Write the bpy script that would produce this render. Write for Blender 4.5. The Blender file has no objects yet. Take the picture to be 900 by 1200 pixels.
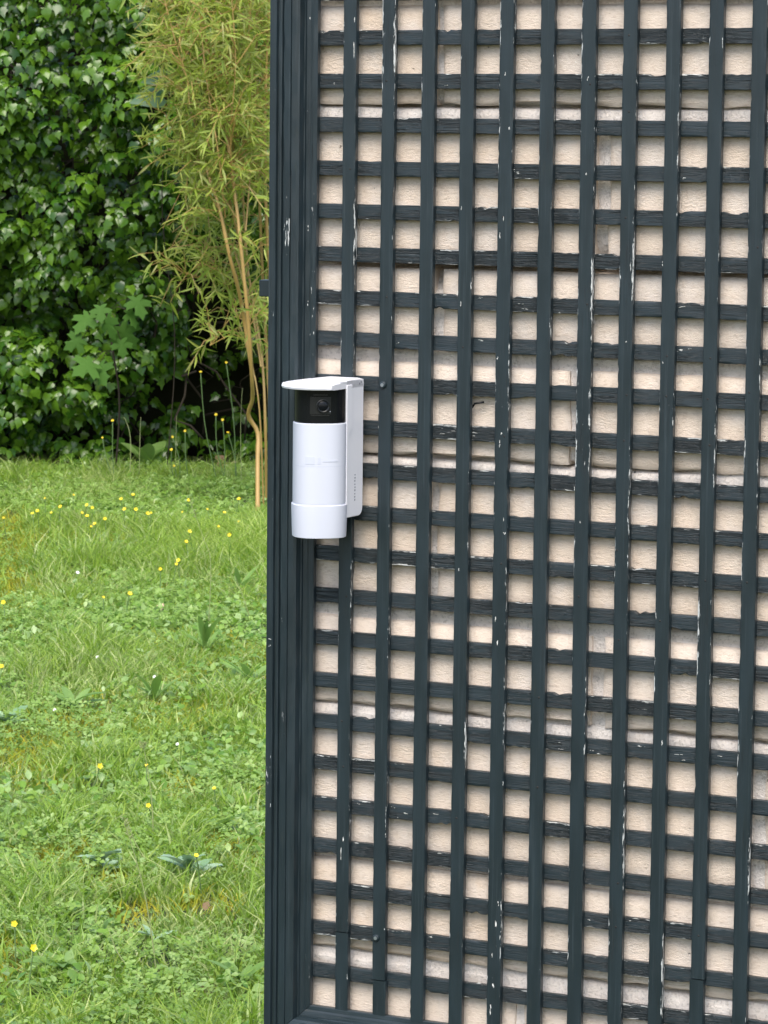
import bpy, math, random
import numpy as np
from mathutils import Matrix, Vector

random.seed(7)
rng = np.random.default_rng(11)
scene = bpy.context.scene
COL = scene.collection
PI = math.pi

# ------------------------------------------------------------------ camera, sky, sun, exposure
F_PX, W_PX, H_PX = 4080.0, 900.0, 1200.0
CAM_Z = 1.55
PITCH, ROLL = 0.111434, 0.010247
fw = Vector((0, math.cos(PITCH), -math.sin(PITCH)))
ri0 = Vector((1, 0, 0))
up0 = ri0.cross(fw)
ri = ri0 * math.cos(ROLL) + up0 * math.sin(ROLL)
up = up0 * math.cos(ROLL) - ri0 * math.sin(ROLL)
CAM = Vector((0, 0, CAM_Z))
cd = bpy.data.cameras.new('camera')
cam = bpy.data.objects.new('camera', cd)
COL.objects.link(cam)
M = Matrix.Identity(4)
for i in range(3):
    M[i][0], M[i][1], M[i][2], M[i][3] = ri[i], up[i], -fw[i], CAM[i]
cam.matrix_world = M
cd.sensor_fit = 'VERTICAL'
cd.sensor_height = 36.0
cd.lens = 36.0 * F_PX / H_PX
cd.clip_end = 500
cd.dof.use_dof = True
cd.dof.focus_distance = 4.15
cd.dof.aperture_fstop = 60.0
scene.camera = cam

SUN_EL, SUN_AZ = math.radians(56), math.radians(188)     # azimuth clockwise from +Y: high, behind the camera
world = bpy.data.worlds.new("World")
scene.world = world
world.use_nodes = True
wn = world.node_tree
sky = wn.nodes.new('ShaderNodeTexSky')
sky.sky_type = 'NISHITA'
sky.sun_disc = False
sky.sun_elevation = SUN_EL
sky.sun_rotation = SUN_AZ
sky.air_density = 1.0
sky.dust_density = 2.5
sky.ozone_density = 1.0
bg = wn.nodes['Background']
bg.inputs['Strength'].default_value = 0.135
wn.links.new(sky.outputs['Color'], bg.inputs['Color'])
sl = bpy.data.lights.new('sun', 'SUN')
sl.energy = 1.7
sl.angle = math.radians(42)
sl.color = (1.0, 0.95, 0.87)
sun = bpy.data.objects.new('sun', sl)
COL.objects.link(sun)
sd = Vector((math.sin(SUN_AZ) * math.cos(SUN_EL), math.cos(SUN_AZ) * math.cos(SUN_EL), math.sin(SUN_EL)))
sun.rotation_euler = (-sd).to_track_quat('-Z', 'Y').to_euler()
scene.view_settings.view_transform = 'Standard'
scene.view_settings.look = 'None'
scene.view_settings.exposure = 1.2
scene.view_settings.gamma = 1.0
scene.view_settings.use_curve_mapping = False

# ------------------------------------------------------------------ coordinates
def ray(px, py):
    return ri * ((px - 450) / F_PX) + up * ((600 - py) / F_PX) + fw
def at(px, py, b):                      # photograph pixel -> world point at depth y = b
    d = ray(px, py)
    return CAM + d * (b / d.y)
def gp(px, py, z=0.0):                  # photograph pixel -> world point on the ground
    d = ray(px, py)
    return CAM + d * ((z - CAM_Z) / d.z)
def px_of(p):                           # world points (n,3) -> pixels
    q = np.asarray(p) - np.array(CAM)
    X, Y, Z = q @ np.array(ri), q @ np.array(up), q @ np.array(fw)
    return 450 + F_PX * X / Z, 600 - F_PX * Y / Z

P = 0.052                               # lattice pitch
TH = -0.467252                          # the trellis plane is turned away on its left
CT, ST = math.cos(TH), math.sin(TH)
CLX, CLY = 37.14891 * P, -71.62343 * P  # camera in trellis coordinates
ORG = Vector((-(CT * CLX - ST * CLY), -(ST * CLX + CT * CLY), 0))
def zrow(v): return CAM_Z + (1.94577 - v) * P
def loc(px, py, Y=0.0):                 # pixel -> trellis coordinates (X, Z) on the plane at local depth Y
    d = ray(px, py)
    lx, ly = CT * d.x + ST * d.y, -ST * d.x + CT * d.y
    t = (Y - CLY) / ly
    return CLX + lx * t, CAM_Z + d.z * t

# ------------------------------------------------------------------ helpers
def vnoise(x, y, seed=0):
    x = np.asarray(x, float); y = np.asarray(y, float)
    x0, y0 = np.floor(x), np.floor(y)
    fx, fy = x - x0, y - y0
    fx, fy = fx * fx * (3 - 2 * fx), fy * fy * (3 - 2 * fy)
    def h(a, b):
        s = np.sin(a * 127.1 + b * 311.7 + seed * 74.7) * 43758.5453
        return s - np.floor(s)
    return (h(x0, y0) * (1 - fx) + h(x0 + 1, y0) * fx) * (1 - fy) + (h(x0, y0 + 1) * (1 - fx) + h(x0 + 1, y0 + 1) * fx) * fy
def fbm(x, y, seed=0, o=3):
    r, a, s = 0, 0.5, 0
    for k in range(o):
        r = r + a * vnoise(np.asarray(x) * 2 ** k, np.asarray(y) * 2 ** k, seed + k * 13); s += a; a *= 0.5
    return r / s

def link(o, parent=None):
    COL.objects.link(o)
    if parent is not None: o.parent = parent
    return o
def empty(name, p=(0, 0, 0), rz=0.0):
    o = bpy.data.objects.new(name, None)
    o.location = p; o.rotation_euler = (0, 0, rz); o.empty_display_size = 0.1
    return link(o)
def tag(o, label=None, cat=None, group=None, kind=None):
    if label: o['label'] = label
    if cat: o['category'] = cat
    if group: o['group'] = group
    if kind: o['kind'] = kind
    return o
def np_mesh(name, verts, faces, m=None, smooth=False, attrs=None, uv=None):
    """faces: (n,k) array with one k, or list of lists"""
    me = bpy.data.meshes.new(name)
    verts = np.asarray(verts, np.float32)
    if isinstance(faces, np.ndarray):
        n, k = faces.shape
        me.vertices.add(len(verts)); me.vertices.foreach_set('co', verts.ravel())
        me.loops.add(n * k); me.loops.foreach_set('vertex_index', faces.astype(np.int32).ravel())
        me.polygons.add(n)
        me.polygons.foreach_set('loop_start', np.arange(0, n * k, k, dtype=np.int32))
        me.polygons.foreach_set('loop_total', np.full(n, k, np.int32))
        me.update(calc_edges=True)
    else:
        me.from_pydata([tuple(map(float, v)) for v in verts], [], faces)
        me.update()
    if smooth: me.polygons.foreach_set('use_smooth', np.ones(len(me.polygons), bool))
    if attrs:
        for a, val in attrs.items():
            at_ = me.attributes.new(a, 'FLOAT', 'POINT'); at_.data.foreach_set('value', np.asarray(val, np.float32))
    if uv is not None:
        l = me.uv_layers.new(name='UVMap')
        idx = np.zeros(len(me.loops), np.int32); me.loops.foreach_get('vertex_index', idx)
        l.data.foreach_set('uv', np.asarray(uv, np.float32)[idx].ravel())
    if m: me.materials.append(m)
    return me
def mobj(name, me, parent=None):
    return link(bpy.data.objects.new(name, me), parent)

class MB:
    def __init__(s): s.v, s.f = [], []
    def add(s, v, f):
        n = len(s.v); s.v += [tuple(p) for p in v]; s.f += [[i + n for i in q] for q in f]
    def box(s, a, b, bev=0.0):
        (x0, y0, z0), (x1, y1, z1) = a, b
        if bev <= 0:
            s.add([(x0,y0,z0),(x1,y0,z0),(x1,y1,z0),(x0,y1,z0),(x0,y0,z1),(x1,y0,z1),(x1,y1,z1),(x0,y1,z1)],
                  [[3,2,1,0],[4,5,6,7],[0,1,5,4],[1,2,6,5],[2,3,7,6],[3,0,4,7]]); return
        c = bev
        prof = [(x0+c,y0),(x1-c,y0),(x1,y0+c),(x1,y1-c),(x1-c,y1),(x0+c,y1),(x0,y1-c),(x0,y0+c)]
        inn = [(min(max(x,x0+c),x1-c), min(max(y,y0+c),y1-c)) for x, y in prof]
        rings = [[(x,y,z0) for x,y in inn], [(x,y,z0+c) for x,y in prof], [(x,y,z1-c) for x,y in prof], [(x,y,z1) for x,y in inn]]
        s.loft(rings)
    def loft(s, rings, cap=True):
        n = len(rings[0]); base = len(s.v)
        for r in rings: s.v += [tuple(p) for p in r]
        for k in range(len(rings) - 1):
            for i in range(n):
                j = (i + 1) % n
                s.f.append([base+k*n+i, base+k*n+j, base+(k+1)*n+j, base+(k+1)*n+i])
        if cap:
            s.f.append([base + i for i in range(n)][::-1])
            s.f.append([base + (len(rings)-1)*n + i for i in range(n)])
    def tube(s, pts, rad, n=7):
        pts = [Vector(p) for p in pts]; rings = []
        u = Vector((1, 0, 0))
        for i, p in enumerate(pts):
            t = (pts[min(i+1, len(pts)-1)] - pts[max(i-1, 0)]).normalized()
            if abs(t.dot(u)) > 0.95: u = Vector((0, 1, 0))
            a = (u - t * u.dot(t)).normalized(); b = t.cross(a); u = a
            r = rad[i] if hasattr(rad, '__len__') else rad
            rings.append([p + (a * math.cos(2*PI*k/n) + b * math.sin(2*PI*k/n)) * r for k in range(n)])
        s.loft(rings)
    def build(s, name, m, parent=None, smooth=False, mat2=None):
        me = np_mesh(name, np.array(s.v), s.f, m, smooth)
        return mobj(name, me, parent)
def autosmooth(o, deg=35):
    me = o.data
    me.polygons.foreach_set('use_smooth', np.ones(len(me.polygons), bool))
    try: me.set_sharp_from_angle(angle=math.radians(deg))
    except Exception: pass
    return o
def spline(pts, n):
    pts = np.array([list(p) for p in pts], float)
    k = len(pts); out = []
    for t in np.linspace(0, k - 1 - 1e-6, n):
        i = int(t); f = t - i
        p0, p1, p2, p3 = pts[max(i-1,0)], pts[i], pts[min(i+1,k-1)], pts[min(i+2,k-1)]
        out.append(0.5*((2*p1)+(-p0+p2)*f+(2*p0-5*p1+4*p2-p3)*f*f+(-p0+3*p1-3*p2+p3)*f**3))
    return out

def instanced(tv, tf, mats):
    """template verts (n,3), faces (m,k), mats (K,4,4) -> joined arrays"""
    tv = np.asarray(tv, float); tf = np.asarray(tf)
    K, n = len(mats), len(tv)
    v = np.einsum('kij,nj->kni', mats[:, :3, :3], tv) + mats[:, None, :3, 3]
    f = tf[None] + (np.arange(K) * n)[:, None, None]
    return v.reshape(-1, 3), f.reshape(-1, tf.shape[1])
def frames(pos, yaxis, normal, scale):
    """leaf frames: local +Y along yaxis, local +Z toward normal"""
    y = yaxis / np.linalg.norm(yaxis, axis=1, keepdims=True)
    x = np.cross(y, normal); x /= np.linalg.norm(x, axis=1, keepdims=True) + 1e-9
    z = np.cross(x, y)
    m = np.zeros((len(pos), 4, 4)); s = np.asarray(scale)[:, None]
    m[:, :3, 0] = x * s; m[:, :3, 1] = y * s; m[:, :3, 2] = z * s; m[:, :3, 3] = pos; m[:, 3, 3] = 1
    return m

# ------------------------------------------------------------------ materials
class NT:
    def __init__(s, name):
        s.m = bpy.data.materials.new(name); s.m.use_nodes = True
        s.t = s.m.node_tree; s.b = s.t.nodes['Principled BSDF']; s.out = s.t.nodes['Material Output']
    def n(s, typ, **kw):
        nd = s.t.nodes.new('ShaderNode' + typ)
        for k, v in kw.items():
            if k in nd.inputs: s.set(nd.inputs[k], v)
            else: setattr(nd, k, v)
        return nd
    def set(s, inp, v):
        if hasattr(v, 'links') or isinstance(v, bpy.types.NodeSocket): s.t.links.new(v, inp)
        else: inp.default_value = v
    def L(s, a, b): s.t.links.new(a, b)
    def math(s, op, a, b=0.0, clamp=False):
        nd = s.t.nodes.new('ShaderNodeMath'); nd.operation = op; nd.use_clamp = clamp
        s.set(nd.inputs[0], a); s.set(nd.inputs[1], b); return nd.outputs[0]
    def mix(s, f, a, b):
        nd = s.t.nodes.new('ShaderNodeMix'); nd.data_type = 'RGBA'
        s.set(nd.inputs[0], f); s.set(nd.inputs[6], a); s.set(nd.inputs[7], b); return nd.outputs[2]
    def noise(s, vec, scale, detail=3, rough=0.55, dim='3D', w=None):
        nd = s.t.nodes.new('ShaderNodeTexNoise'); nd.noise_dimensions = dim
        if vec is not None: s.L(vec, nd.inputs['Vector'])
        nd.inputs['Scale'].default_value = scale; nd.inputs['Detail'].default_value = detail; nd.inputs['Roughness'].default_value = rough
        if w is not None: s.set(nd.inputs['W'], w)
        return nd.outputs['Fac']
    def ramp(s, f, stops, interp='LINEAR'):
        nd = s.t.nodes.new('ShaderNodeValToRGB'); cr = nd.color_ramp; cr.interpolation = interp
        while len(cr.elements) < len(stops): cr.elements.new(0.5)
        for e, (p, c) in zip(cr.elements, stops):
            e.position = p; e.color = (*c, 1) if len(c) == 3 else c
        s.L(f, nd.inputs[0]); return nd.outputs[0]
    def mapping(s, vec, scale):
        nd = s.t.nodes.new('ShaderNodeMapping'); s.L(vec, nd.inputs[0]); nd.inputs['Scale'].default_value = scale; return nd.outputs[0]
    def bump(s, h, strength, dist):
        nd = s.t.nodes.new('ShaderNodeBump'); s.L(h, nd.inputs['Height']); nd.inputs['Strength'].default_value = strength; nd.inputs['Distance'].default_value = dist
        s.L(nd.outputs[0], s.b.inputs['Normal'])
def step(nt, v, lo, hi):
    nd = nt.t.nodes.new('ShaderNodeMapRange'); nd.interpolation_type = 'SMOOTHSTEP'
    nt.L(v, nd.inputs[0]); nd.inputs[1].default_value = lo; nd.inputs[2].default_value = hi
    return nd.outputs[0]

def simple(name, col, rough=0.5, spec=0.5, metal=0.0):
    t = NT(name); t.b.inputs['Base Color'].default_value = (*col, 1); t.b.inputs['Roughness'].default_value = rough
    t.b.inputs['Specular IOR Level'].default_value = spec; t.b.inputs['Metallic'].default_value = metal
    return t

def paint_material(name, chip=1.0, rough=1.0):
    t = NT(name)
    uv = t.n('UVMap').outputs[0]; oi = t.n('ObjectInfo').outputs['Random']
    wear = t.n('Attribute', attribute_name='wear').outputs['Fac']
    w = t.math('MULTIPLY', oi, 37.0)
    long_ = t.mapping(uv, (520, 75, 1))
    n1 = t.noise(long_, 1.0, 4, 0.6, '4D', w)                       # flakes, long along the grain
    n2 = t.noise(t.mapping(uv, (30, 7, 1)), 1.0, 2, 0.5, '4D', w)    # where the paint is tired
    amt = t.math('ADD', t.math('MULTIPLY', n2, 0.70), t.math('MULTIPLY', wear, 0.15))
    amt = t.math('ADD', amt, t.math('MULTIPLY', oi, 0.05))
    s = t.math('ADD', t.math('MULTIPLY', n1, 0.72), amt)
    mask = step(t, s, 0.992 + (1 - chip) * 0.10, 1.012 + (1 - chip) * 0.10)
    grain = t.noise(t.mapping(uv, (900, 22, 1)), 1.0, 4, 0.6, '4D', w)
    big = t.noise(t.mapping(uv, (60, 9, 1)), 1.0, 3, 0.5, '4D', w)
    base = t.mix(step(t, big, 0.35, 0.7), (0.0105, 0.0185, 0.0225, 1), (0.0150, 0.0255, 0.0315, 1))
    crack = step(t, t.math('ADD', t.math('MULTIPLY', grain, 0.7), t.math('MULTIPLY', n2, 0.5)), 0.66 - .06 * (rough - 1), 0.78 - .06 * (rough - 1))
    base = t.mix(t.math('MULTIPLY', crack, 0.75), base, (0.007, 0.010, 0.011, 1))
    dust = step(t, t.noise(t.mapping(uv, (200, 120, 1)), 1.0, 5, 0.7, '4D', w), 0.64, 0.78)
    base = t.mix(t.math('MULTIPLY', dust, 0.20), base, (0.10, 0.12, 0.12, 1))
    fade = step(t, t.noise(t.mapping(uv, (420, 6, 1)), 1.0, 4, 0.65, '4D', w), 0.54, 0.68)
    base = t.mix(t.math('MULTIPLY', fade, 0.7), base, (0.030, 0.043, 0.050, 1))
    grime = step(t, t.noise(t.mapping(uv, (90, 18, 1)), 1.0, 5, 0.7, '4D', t.math('ADD', w, 5.0)), 0.60, 0.74)
    base = t.mix(t.math('MULTIPLY', grime, 0.35), base, (0.030, 0.034, 0.022, 1))
    chipc = t.mix(t.noise(t.mapping(uv, (700, 300, 1)), 1.0), (0.22, 0.25, 0.26, 1), (0.74, 0.74, 0.70, 1))
    t.L(t.mix(mask, base, chipc), t.b.inputs['Base Color'])
    t.L(t.math('ADD', t.math('MULTIPLY', grain, 0.25), t.math('ADD', t.math('MULTIPLY', mask, 0.3), 0.22)), t.b.inputs['Roughness'])
    t.b.inputs['Specular IOR Level'].default_value = 0.5
    h = t.math('SUBTRACT', t.math('MULTIPLY', grain, 0.5), t.math('MULTIPLY', mask, 0.8))
    h = t.math('SUBTRACT', h, t.math('MULTIPLY', crack, 0.5))
    t.bump(h, min(1, 0.55 * rough), 0.0009 * rough)
    return t.m

def stone_material():
    t = NT('sandy_stone')
    co = t.n('TexCoord').outputs['Object']; oi = t.n('ObjectInfo').outputs['Random']
    w = t.math('MULTIPLY', oi, 50.0)
    big = t.noise(co, 22, 5, 0.7, '4D', w)
    fine = t.noise(t.mapping(co, (160, 160, 420)), 1.0, 4, 0.65, '4D', w)
    grit = t.noise(co, 900, 2, 0.6)
    tint = t.mix(oi, (0.665, 0.54, 0.42, 1), (0.72, 0.63, 0.545, 1))
    base = t.mix(step(t, big, 0.3, 0.72), tint, (0.74, 0.635, 0.53, 1))
    pale = step(t, t.noise(co, 13, 4, 0.6, '4D', t.math('ADD', w, 9.0)), 0.47, 0.68)
    base = t.mix(t.math('MULTIPLY', pale, 0.55), base, (0.68, 0.62, 0.565, 1))
    base = t.mix(t.math('MULTIPLY', step(t, fine, 0.48, 0.72), 0.42), base, (0.44, 0.33, 0.24, 1))
    stain = step(t, t.noise(t.mapping(co, (16, 16, 5)), 1.0, 4, 0.6), 0.54, 0.74)
    base = t.mix(t.math('MULTIPLY', stain, 0.38), base, (0.40, 0.34, 0.27, 1))
    pit = step(t, t.noise(co, 95, 3, 0.55, '4D', w), 0.715, 0.76)
    base = t.mix(t.math('MULTIPLY', pit, 0.7), base, (0.12, 0.09, 0.07, 1))
    t.L(base, t.b.inputs['Base Color']); t.b.inputs['Roughness'].default_value = 0.92
    t.b.inputs['Specular IOR Level'].default_value = 0.2
    h = t.math('ADD', t.math('MULTIPLY', fine, 0.6), t.math('MULTIPLY', grit, 0.4))
    h = t.math('SUBTRACT', h, pit)
    t.bump(h, 0.9, 0.0025)
    return t.m
def mortar_material():
    t = NT('lime_mortar')
    co = t.n('TexCoord').outputs['Object']
    a = t.noise(co, 25, 4, 0.6); b = t.noise(co, 260, 4, 0.7)
    base = t.mix(step(t, a, 0.3, 0.7), (0.68, 0.615, 0.555, 1), (0.77, 0.715, 0.66, 1))
    base = t.mix(t.math('MULTIPLY', step(t, b, 0.50, 0.70), 0.6), base, (0.34, 0.31, 0.28, 1))
    t.L(base, t.b.inputs['Base Color']); t.b.inputs['Roughness'].default_value = 0.95
    t.bump(t.math('ADD', t.math('MULTIPLY', a, 1.2), b), 0.8, 0.003)
    return t.m

def leaf_material(name, cols, rough=0.35, spec=0.5, trans=0.25, tcol=None, vein=False):
    """cols: ramp of colours over a per-leaf value"""
    t = NT(name)
    tint = t.n('Attribute', attribute_name='tint').outputs['Fac']; oi = t.n('ObjectInfo').outputs['Random']
    f = t.math('FRACT', t.math('ADD', tint, t.math('MULTIPLY', oi, 0.999)))
    k = len(cols)
    base = t.ramp(f, [(i / (k - 1), c) for i, c in enumerate(cols)])
    co = t.n('TexCoord').outputs['Object']
    base = t.mix(t.math('MULTIPLY', t.noise(co, 30, 3), 0.35), base, (cols[0][0]*0.6, cols[0][1]*0.6, cols[0][2]*0.6, 1))
    t.L(base, t.b.inputs['Base Color']); t.b.inputs['Roughness'].default_value = rough
    t.b.inputs['Specular IOR Level'].default_value = spec
    tr = t.n('BsdfTranslucent'); mx = t.n('MixShader')
    br = t.n('HueSaturation'); br.inputs['Saturation'].default_value = 1.05; br.inputs['Value'].default_value = 1.5
    t.L(base, br.inputs['Color']); t.L(br.outputs[0], tr.inputs['Color'])
    mx.inputs[0].default_value = trans
    t.L(t.b.outputs[0], mx.inputs[1]); t.L(tr.outputs[0], mx.inputs[2]); t.L(mx.outputs[0], t.out.inputs['Surface'])
    return t.m

def ground_material():
    t = NT('lawn_soil')
    co = t.n('TexCoord').outputs['Object']
    a = t.noise(co, 2.2, 4, 0.6); b = t.noise(co, 26, 4, 0.7); c = t.noise(co, 150, 3, 0.7)
    base = t.mix(step(t, b, 0.35, 0.7), (0.036, 0.058, 0.013, 1), (0.072, 0.105, 0.023, 1))
    base = t.mix(t.math('MULTIPLY', step(t, a, 0.52, 0.66), 0.8), base, (0.185, 0.16, 0.035, 1))
    base = t.mix(t.math('MULTIPLY', step(t, c, 0.55, 0.75), 0.6), base, (0.035, 0.035, 0.014, 1))
    t.L(base, t.b.inputs['Base Color']); t.b.inputs['Roughness'].default_value = 0.95
    t.bump(t.math('ADD', b, c), 0.8, 0.02)
    return t.m

PAINT = paint_material('slate_paint', 1.0)
PAINT_H = paint_material('slate_paint_rough', 1.22, 2.0)
PAINT_F = paint_material('slate_paint_frame', 0.55)
STONE, MORTAR = stone_material(), mortar_material()
GREEN_IVY = leaf_material('ivy_green', [(0.015, 0.048, 0.005), (0.040, 0.115, 0.009), (0.125, 0.245, 0.018), (0.032, 0.092, 0.008)], 0.24, 0.42, 0.2)
DARK_WOOD = simple('dark_twigs', (0.035, 0.025, 0.015), 0.9).m
WHITE_PL = simple('white_plastic', (0.54, 0.56, 0.63), 0.42).m
BRACKET_BRIGHT = simple('bracket_plastic_brightened', (0.74, 0.74, 0.78), 0.40).m  # paler than the body: brightness painted in for the dimly lit side plate
WHITE_GREY = simple('embossed_plastic', (0.50, 0.525, 0.60), 0.45).m
BLACK_PL = simple('black_gloss_plastic', (0.006, 0.007, 0.008), 0.16, 0.25).m
BLACK_IN = simple('black_lens_housing', (0.010, 0.011, 0.011), 0.3, 0.35).m
GLASS_L = simple('dark_lens_glass', (0.003, 0.004, 0.006), 0.25, 0.25).m
GREY_INK = simple('grey_ink', (0.25, 0.26, 0.30), 0.6).m
STEEL = simple('zinc_steel', (0.30, 0.33, 0.34), 0.35, 0.5, 0.7).m

# ------------------------------------------------------------------ ground
me = np_mesh('ground', [(-60,-40,0),(60,-40,0),(60,120,0),(-60,120,0)], [[0,1,2,3]], ground_material())
tag(mobj('ground', me), kind='structure')

# ------------------------------------------------------------------ stone wall behind the trellis
WY = 0.0198                                # stone faces, local Y
wall = empty('stone_wall', ORG, TH)
tag(wall, 'pale sandy stone wall with wide white mortar joints behind the trellis', 'wall')
joints_px = [(-15, 6), (121, 146), (303, 312), (401, 423), (530, 553), (703, 724), (825, 850), (998, 1010), (1114, 1141)]
JZ = [(loc(430, a, WY)[1], loc(430, b, WY)[1]) for a, b in joints_px]     # (bottom of upper stone, top of lower stone)
zt, hs, k = JZ[0][0], [0.115, 0.19, 0.105, 0.185], 0
up_j = []
while zt < 2.25:
    zt2 = zt + hs[k % 4]; up_j.append((zt2 + 0.022, zt2)); zt = zt2 + 0.022; k += 1
JZ = up_j[::-1] + JZ
zb, k = JZ[-1][1], 0
while zb > 0.10:
    zb2 = max(zb - hs[(k + 1) % 4], 0.0)
    JZ.append((zb2, zb2 - 0.022)); zb = zb2 - 0.022; k += 1
X_L, X_R, W_DEEP = -0.062, 1.60, 0.30
perp_px = {(6, 121): [(511, 519)], (146, 303): [(699, 713)], (312, 401): [(506, 518)], (423, 530): [(667, 677)],
           (553, 703): [(503, 512)], (724, 825): [(692, 708)], (850, 998): [(441, 450), (880, 898)], (1010, 1114): [(574, 585)], (1141, 1225): [(603, 614), (822, 836)]}
courses = [(JZ[i][1], JZ[i + 1][0]) for i in range(len(JZ) - 1)]
n_up = len(up_j)
def stone_mesh(x0, x1, z0, z1, seed):
    r = np.random.default_rng(seed)
    nx, nz = max(3, int((x1 - x0) / 0.03)), max(3, int((z1 - z0) / 0.022))
    us = np.concatenate([[0, 0.006 / (x1 - x0)], np.linspace(0, 1, nx + 1)[1:-1], [1 - 0.006 / (x1 - x0), 1]])
    ws = np.concatenate([[0, 0.004 / (z1 - z0)], np.linspace(0, 1, nz + 1)[1:-1], [1 - 0.004 / (z1 - z0), 1]])
    U, Wd = np.meshgrid(us, ws)
    X, Z = x0 + U * (x1 - x0), z0 + Wd * (z1 - z0)
    edge = (np.minimum(U, 1 - U) * (x1 - x0) < 0.001) | (np.minimum(Wd, 1 - Wd) * (z1 - z0) < 0.001)
    Y = WY + (fbm(X * 26, Z * 30, seed) - 0.5) * 0.0035 + np.where(edge, 0.0035, 0)
    Z = Z + np.where(Wd < 0.001, (fbm(X * 42, X * 0 + seed, seed + 5) - 0.5) * 0.009, 0) + np.where(Wd > 0.999, (fbm(X * 22, X * 0 + seed, seed + 9) - 0.5) * 0.004, 0)
    X = X + np.where((U < 0.001) | (U > 0.999), (fbm(Z * 40, Z * 0 + seed, seed + 3) - 0.5) * 0.006, 0)
    rows, cols = X.shape
    v = np.stack([X, Y, Z], -1).reshape(-1, 3)
    f = [[j*cols+i, j*cols+i+1, (j+1)*cols+i+1, (j+1)*cols+i] for j in range(rows-1) for i in range(cols-1)]
    n = len(v)
    per = [i for i in range(cols)] + [j*cols+cols-1 for j in range(1, rows)] + [(rows-1)*cols+i for i in range(cols-2, -1, -1)] + [j*cols for j in range(rows-2, 0, -1)]
    back = v[per].copy(); back[:, 1] = WY + W_DEEP
    v = np.concatenate([v, back])
    m = len(per)
    for a in range(m):
        b = (a + 1) % m
        f.append([per[b], per[a], n + a, n + b])
    f.append([n + a for a in range(m)])
    me = np_mesh('stone', v, f, STONE, True)
    try: me.set_sharp_from_angle(angle=math.radians(50))
    except Exception: pass
    return me
for ci, (ztop, zbot) in enumerate(courses):
    key = ci - n_up
    jkeys = list(perp_px)
    jw = 0.012
    if 0 <= key < len(jkeys):
        (ya, yb) = jkeys[key]
        cuts = [(loc(a, (ya + yb) / 2, WY)[0], loc(b, (ya + yb) / 2, WY)[0]) for a, b in perp_px[jkeys[key]]]
    else:
        s0 = X_L + random.uniform(0.15, 0.4); cuts = [(s0, s0 + jw)]
    while cuts[0][0] - X_L > 0.62:
        c = cuts[0][0] - random.uniform(0.38, 0.5); cuts.insert(0, (c - jw, c))
    while cuts[-1][1] < X_R - 0.3:
        c = cuts[-1][1] + random.uniform(0.40, 0.52); cuts.append((c, c + jw))
    xs = [X_L] + [q for c in cuts for q in c] + [X_R]
    for i in range(0, len(xs) - 1, 2):
        if xs[i + 1] - xs[i] > 0.03:
            mobj('stone', stone_mesh(xs[i], xs[i + 1], zbot, ztop, random.randint(0, 9999)), wall)
# mortar body: a lumpy sheet front with depth
nx, nz = 150, 200
xs = np.linspace(X_L + 0.001, X_R - 0.012, nx)
zs = list(np.linspace(0.0, 2.2, 60))
for jb, jt in JZ:
    zs += [jb + .006, jb + .001, jb - .0012, jb - .0030, jb - .0050, jb - .008, (jb + jt) / 2, jt + .006, jt + .003, jt + .001, jt - .004]
zs = np.array(sorted(z for z in zs if 0 <= z <= 2.2)); nz = len(zs)
Xg, Zg = np.meshgrid(xs, zs)
J2z = (JZ[n_up + 2][0] + JZ[n_up + 2][1]) / 2
Yg = WY + 0.007 + (fbm(Xg * 18, Zg * 40, 3) - 0.5) * 0.007 + 0.035 * np.exp(-((Zg - J2z) / 0.010) ** 2) * np.clip((Xg - X_L - .02) / .02, 0, 1)
for q, (jb, jt) in enumerate(JZ):
    Yg += .022 * np.exp(-((Zg - (jb - .0014)) / .0024) ** 2) * np.clip(fbm(Xg * 9 + q * 3.1, Xg * 0 + q, 17) * 3 - .6, 0, 1)
    Yg -= .005 * np.exp(-((Zg - (jb * .45 + jt * .55)) / .0035) ** 2) * fbm(Xg * 6, Xg * 0 + q, 18)
v = np.stack([Xg, Yg, Zg], -1).reshape(-1, 3)
f = [[j*nx+i, j*nx+i+1, (j+1)*nx+i+1, (j+1)*nx+i] for j in range(nz-1) for i in range(nx-1)]
n0 = len(v)
per = list(range(nx)) + [j*nx+nx-1 for j in range(1, nz)] + [(nz-1)*nx+i for i in range(nx-2, -1, -1)] + [j*nx for j in range(nz-2, 0, -1)]
bk = v[per].copy(); bk[:, 1] = WY + W_DEEP - 0.012
v = np.concatenate([v, bk]); mm = len(per)
for a in range(mm):
    b = (a + 1) % mm; f.append([per[b], per[a], n0 + a, n0 + b])
f.append([n0 + a for a in range(mm)])
mobj('mortar', np_mesh('mortar', v, f, MORTAR, True), wall)
# a black wire stub poking out of the wall
b = MB(); x, z = loc(558, 476, WY)
b.tube([(x - .006, WY - .001, z - .012), (x - .004, WY - .006, z - .003), (x + .003, WY - .010, z + .004), (x + .014, WY - .008, z + .006)], 0.0013, 6)
b.build('wire_stub', BLACK_PL, wall, True)

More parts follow.
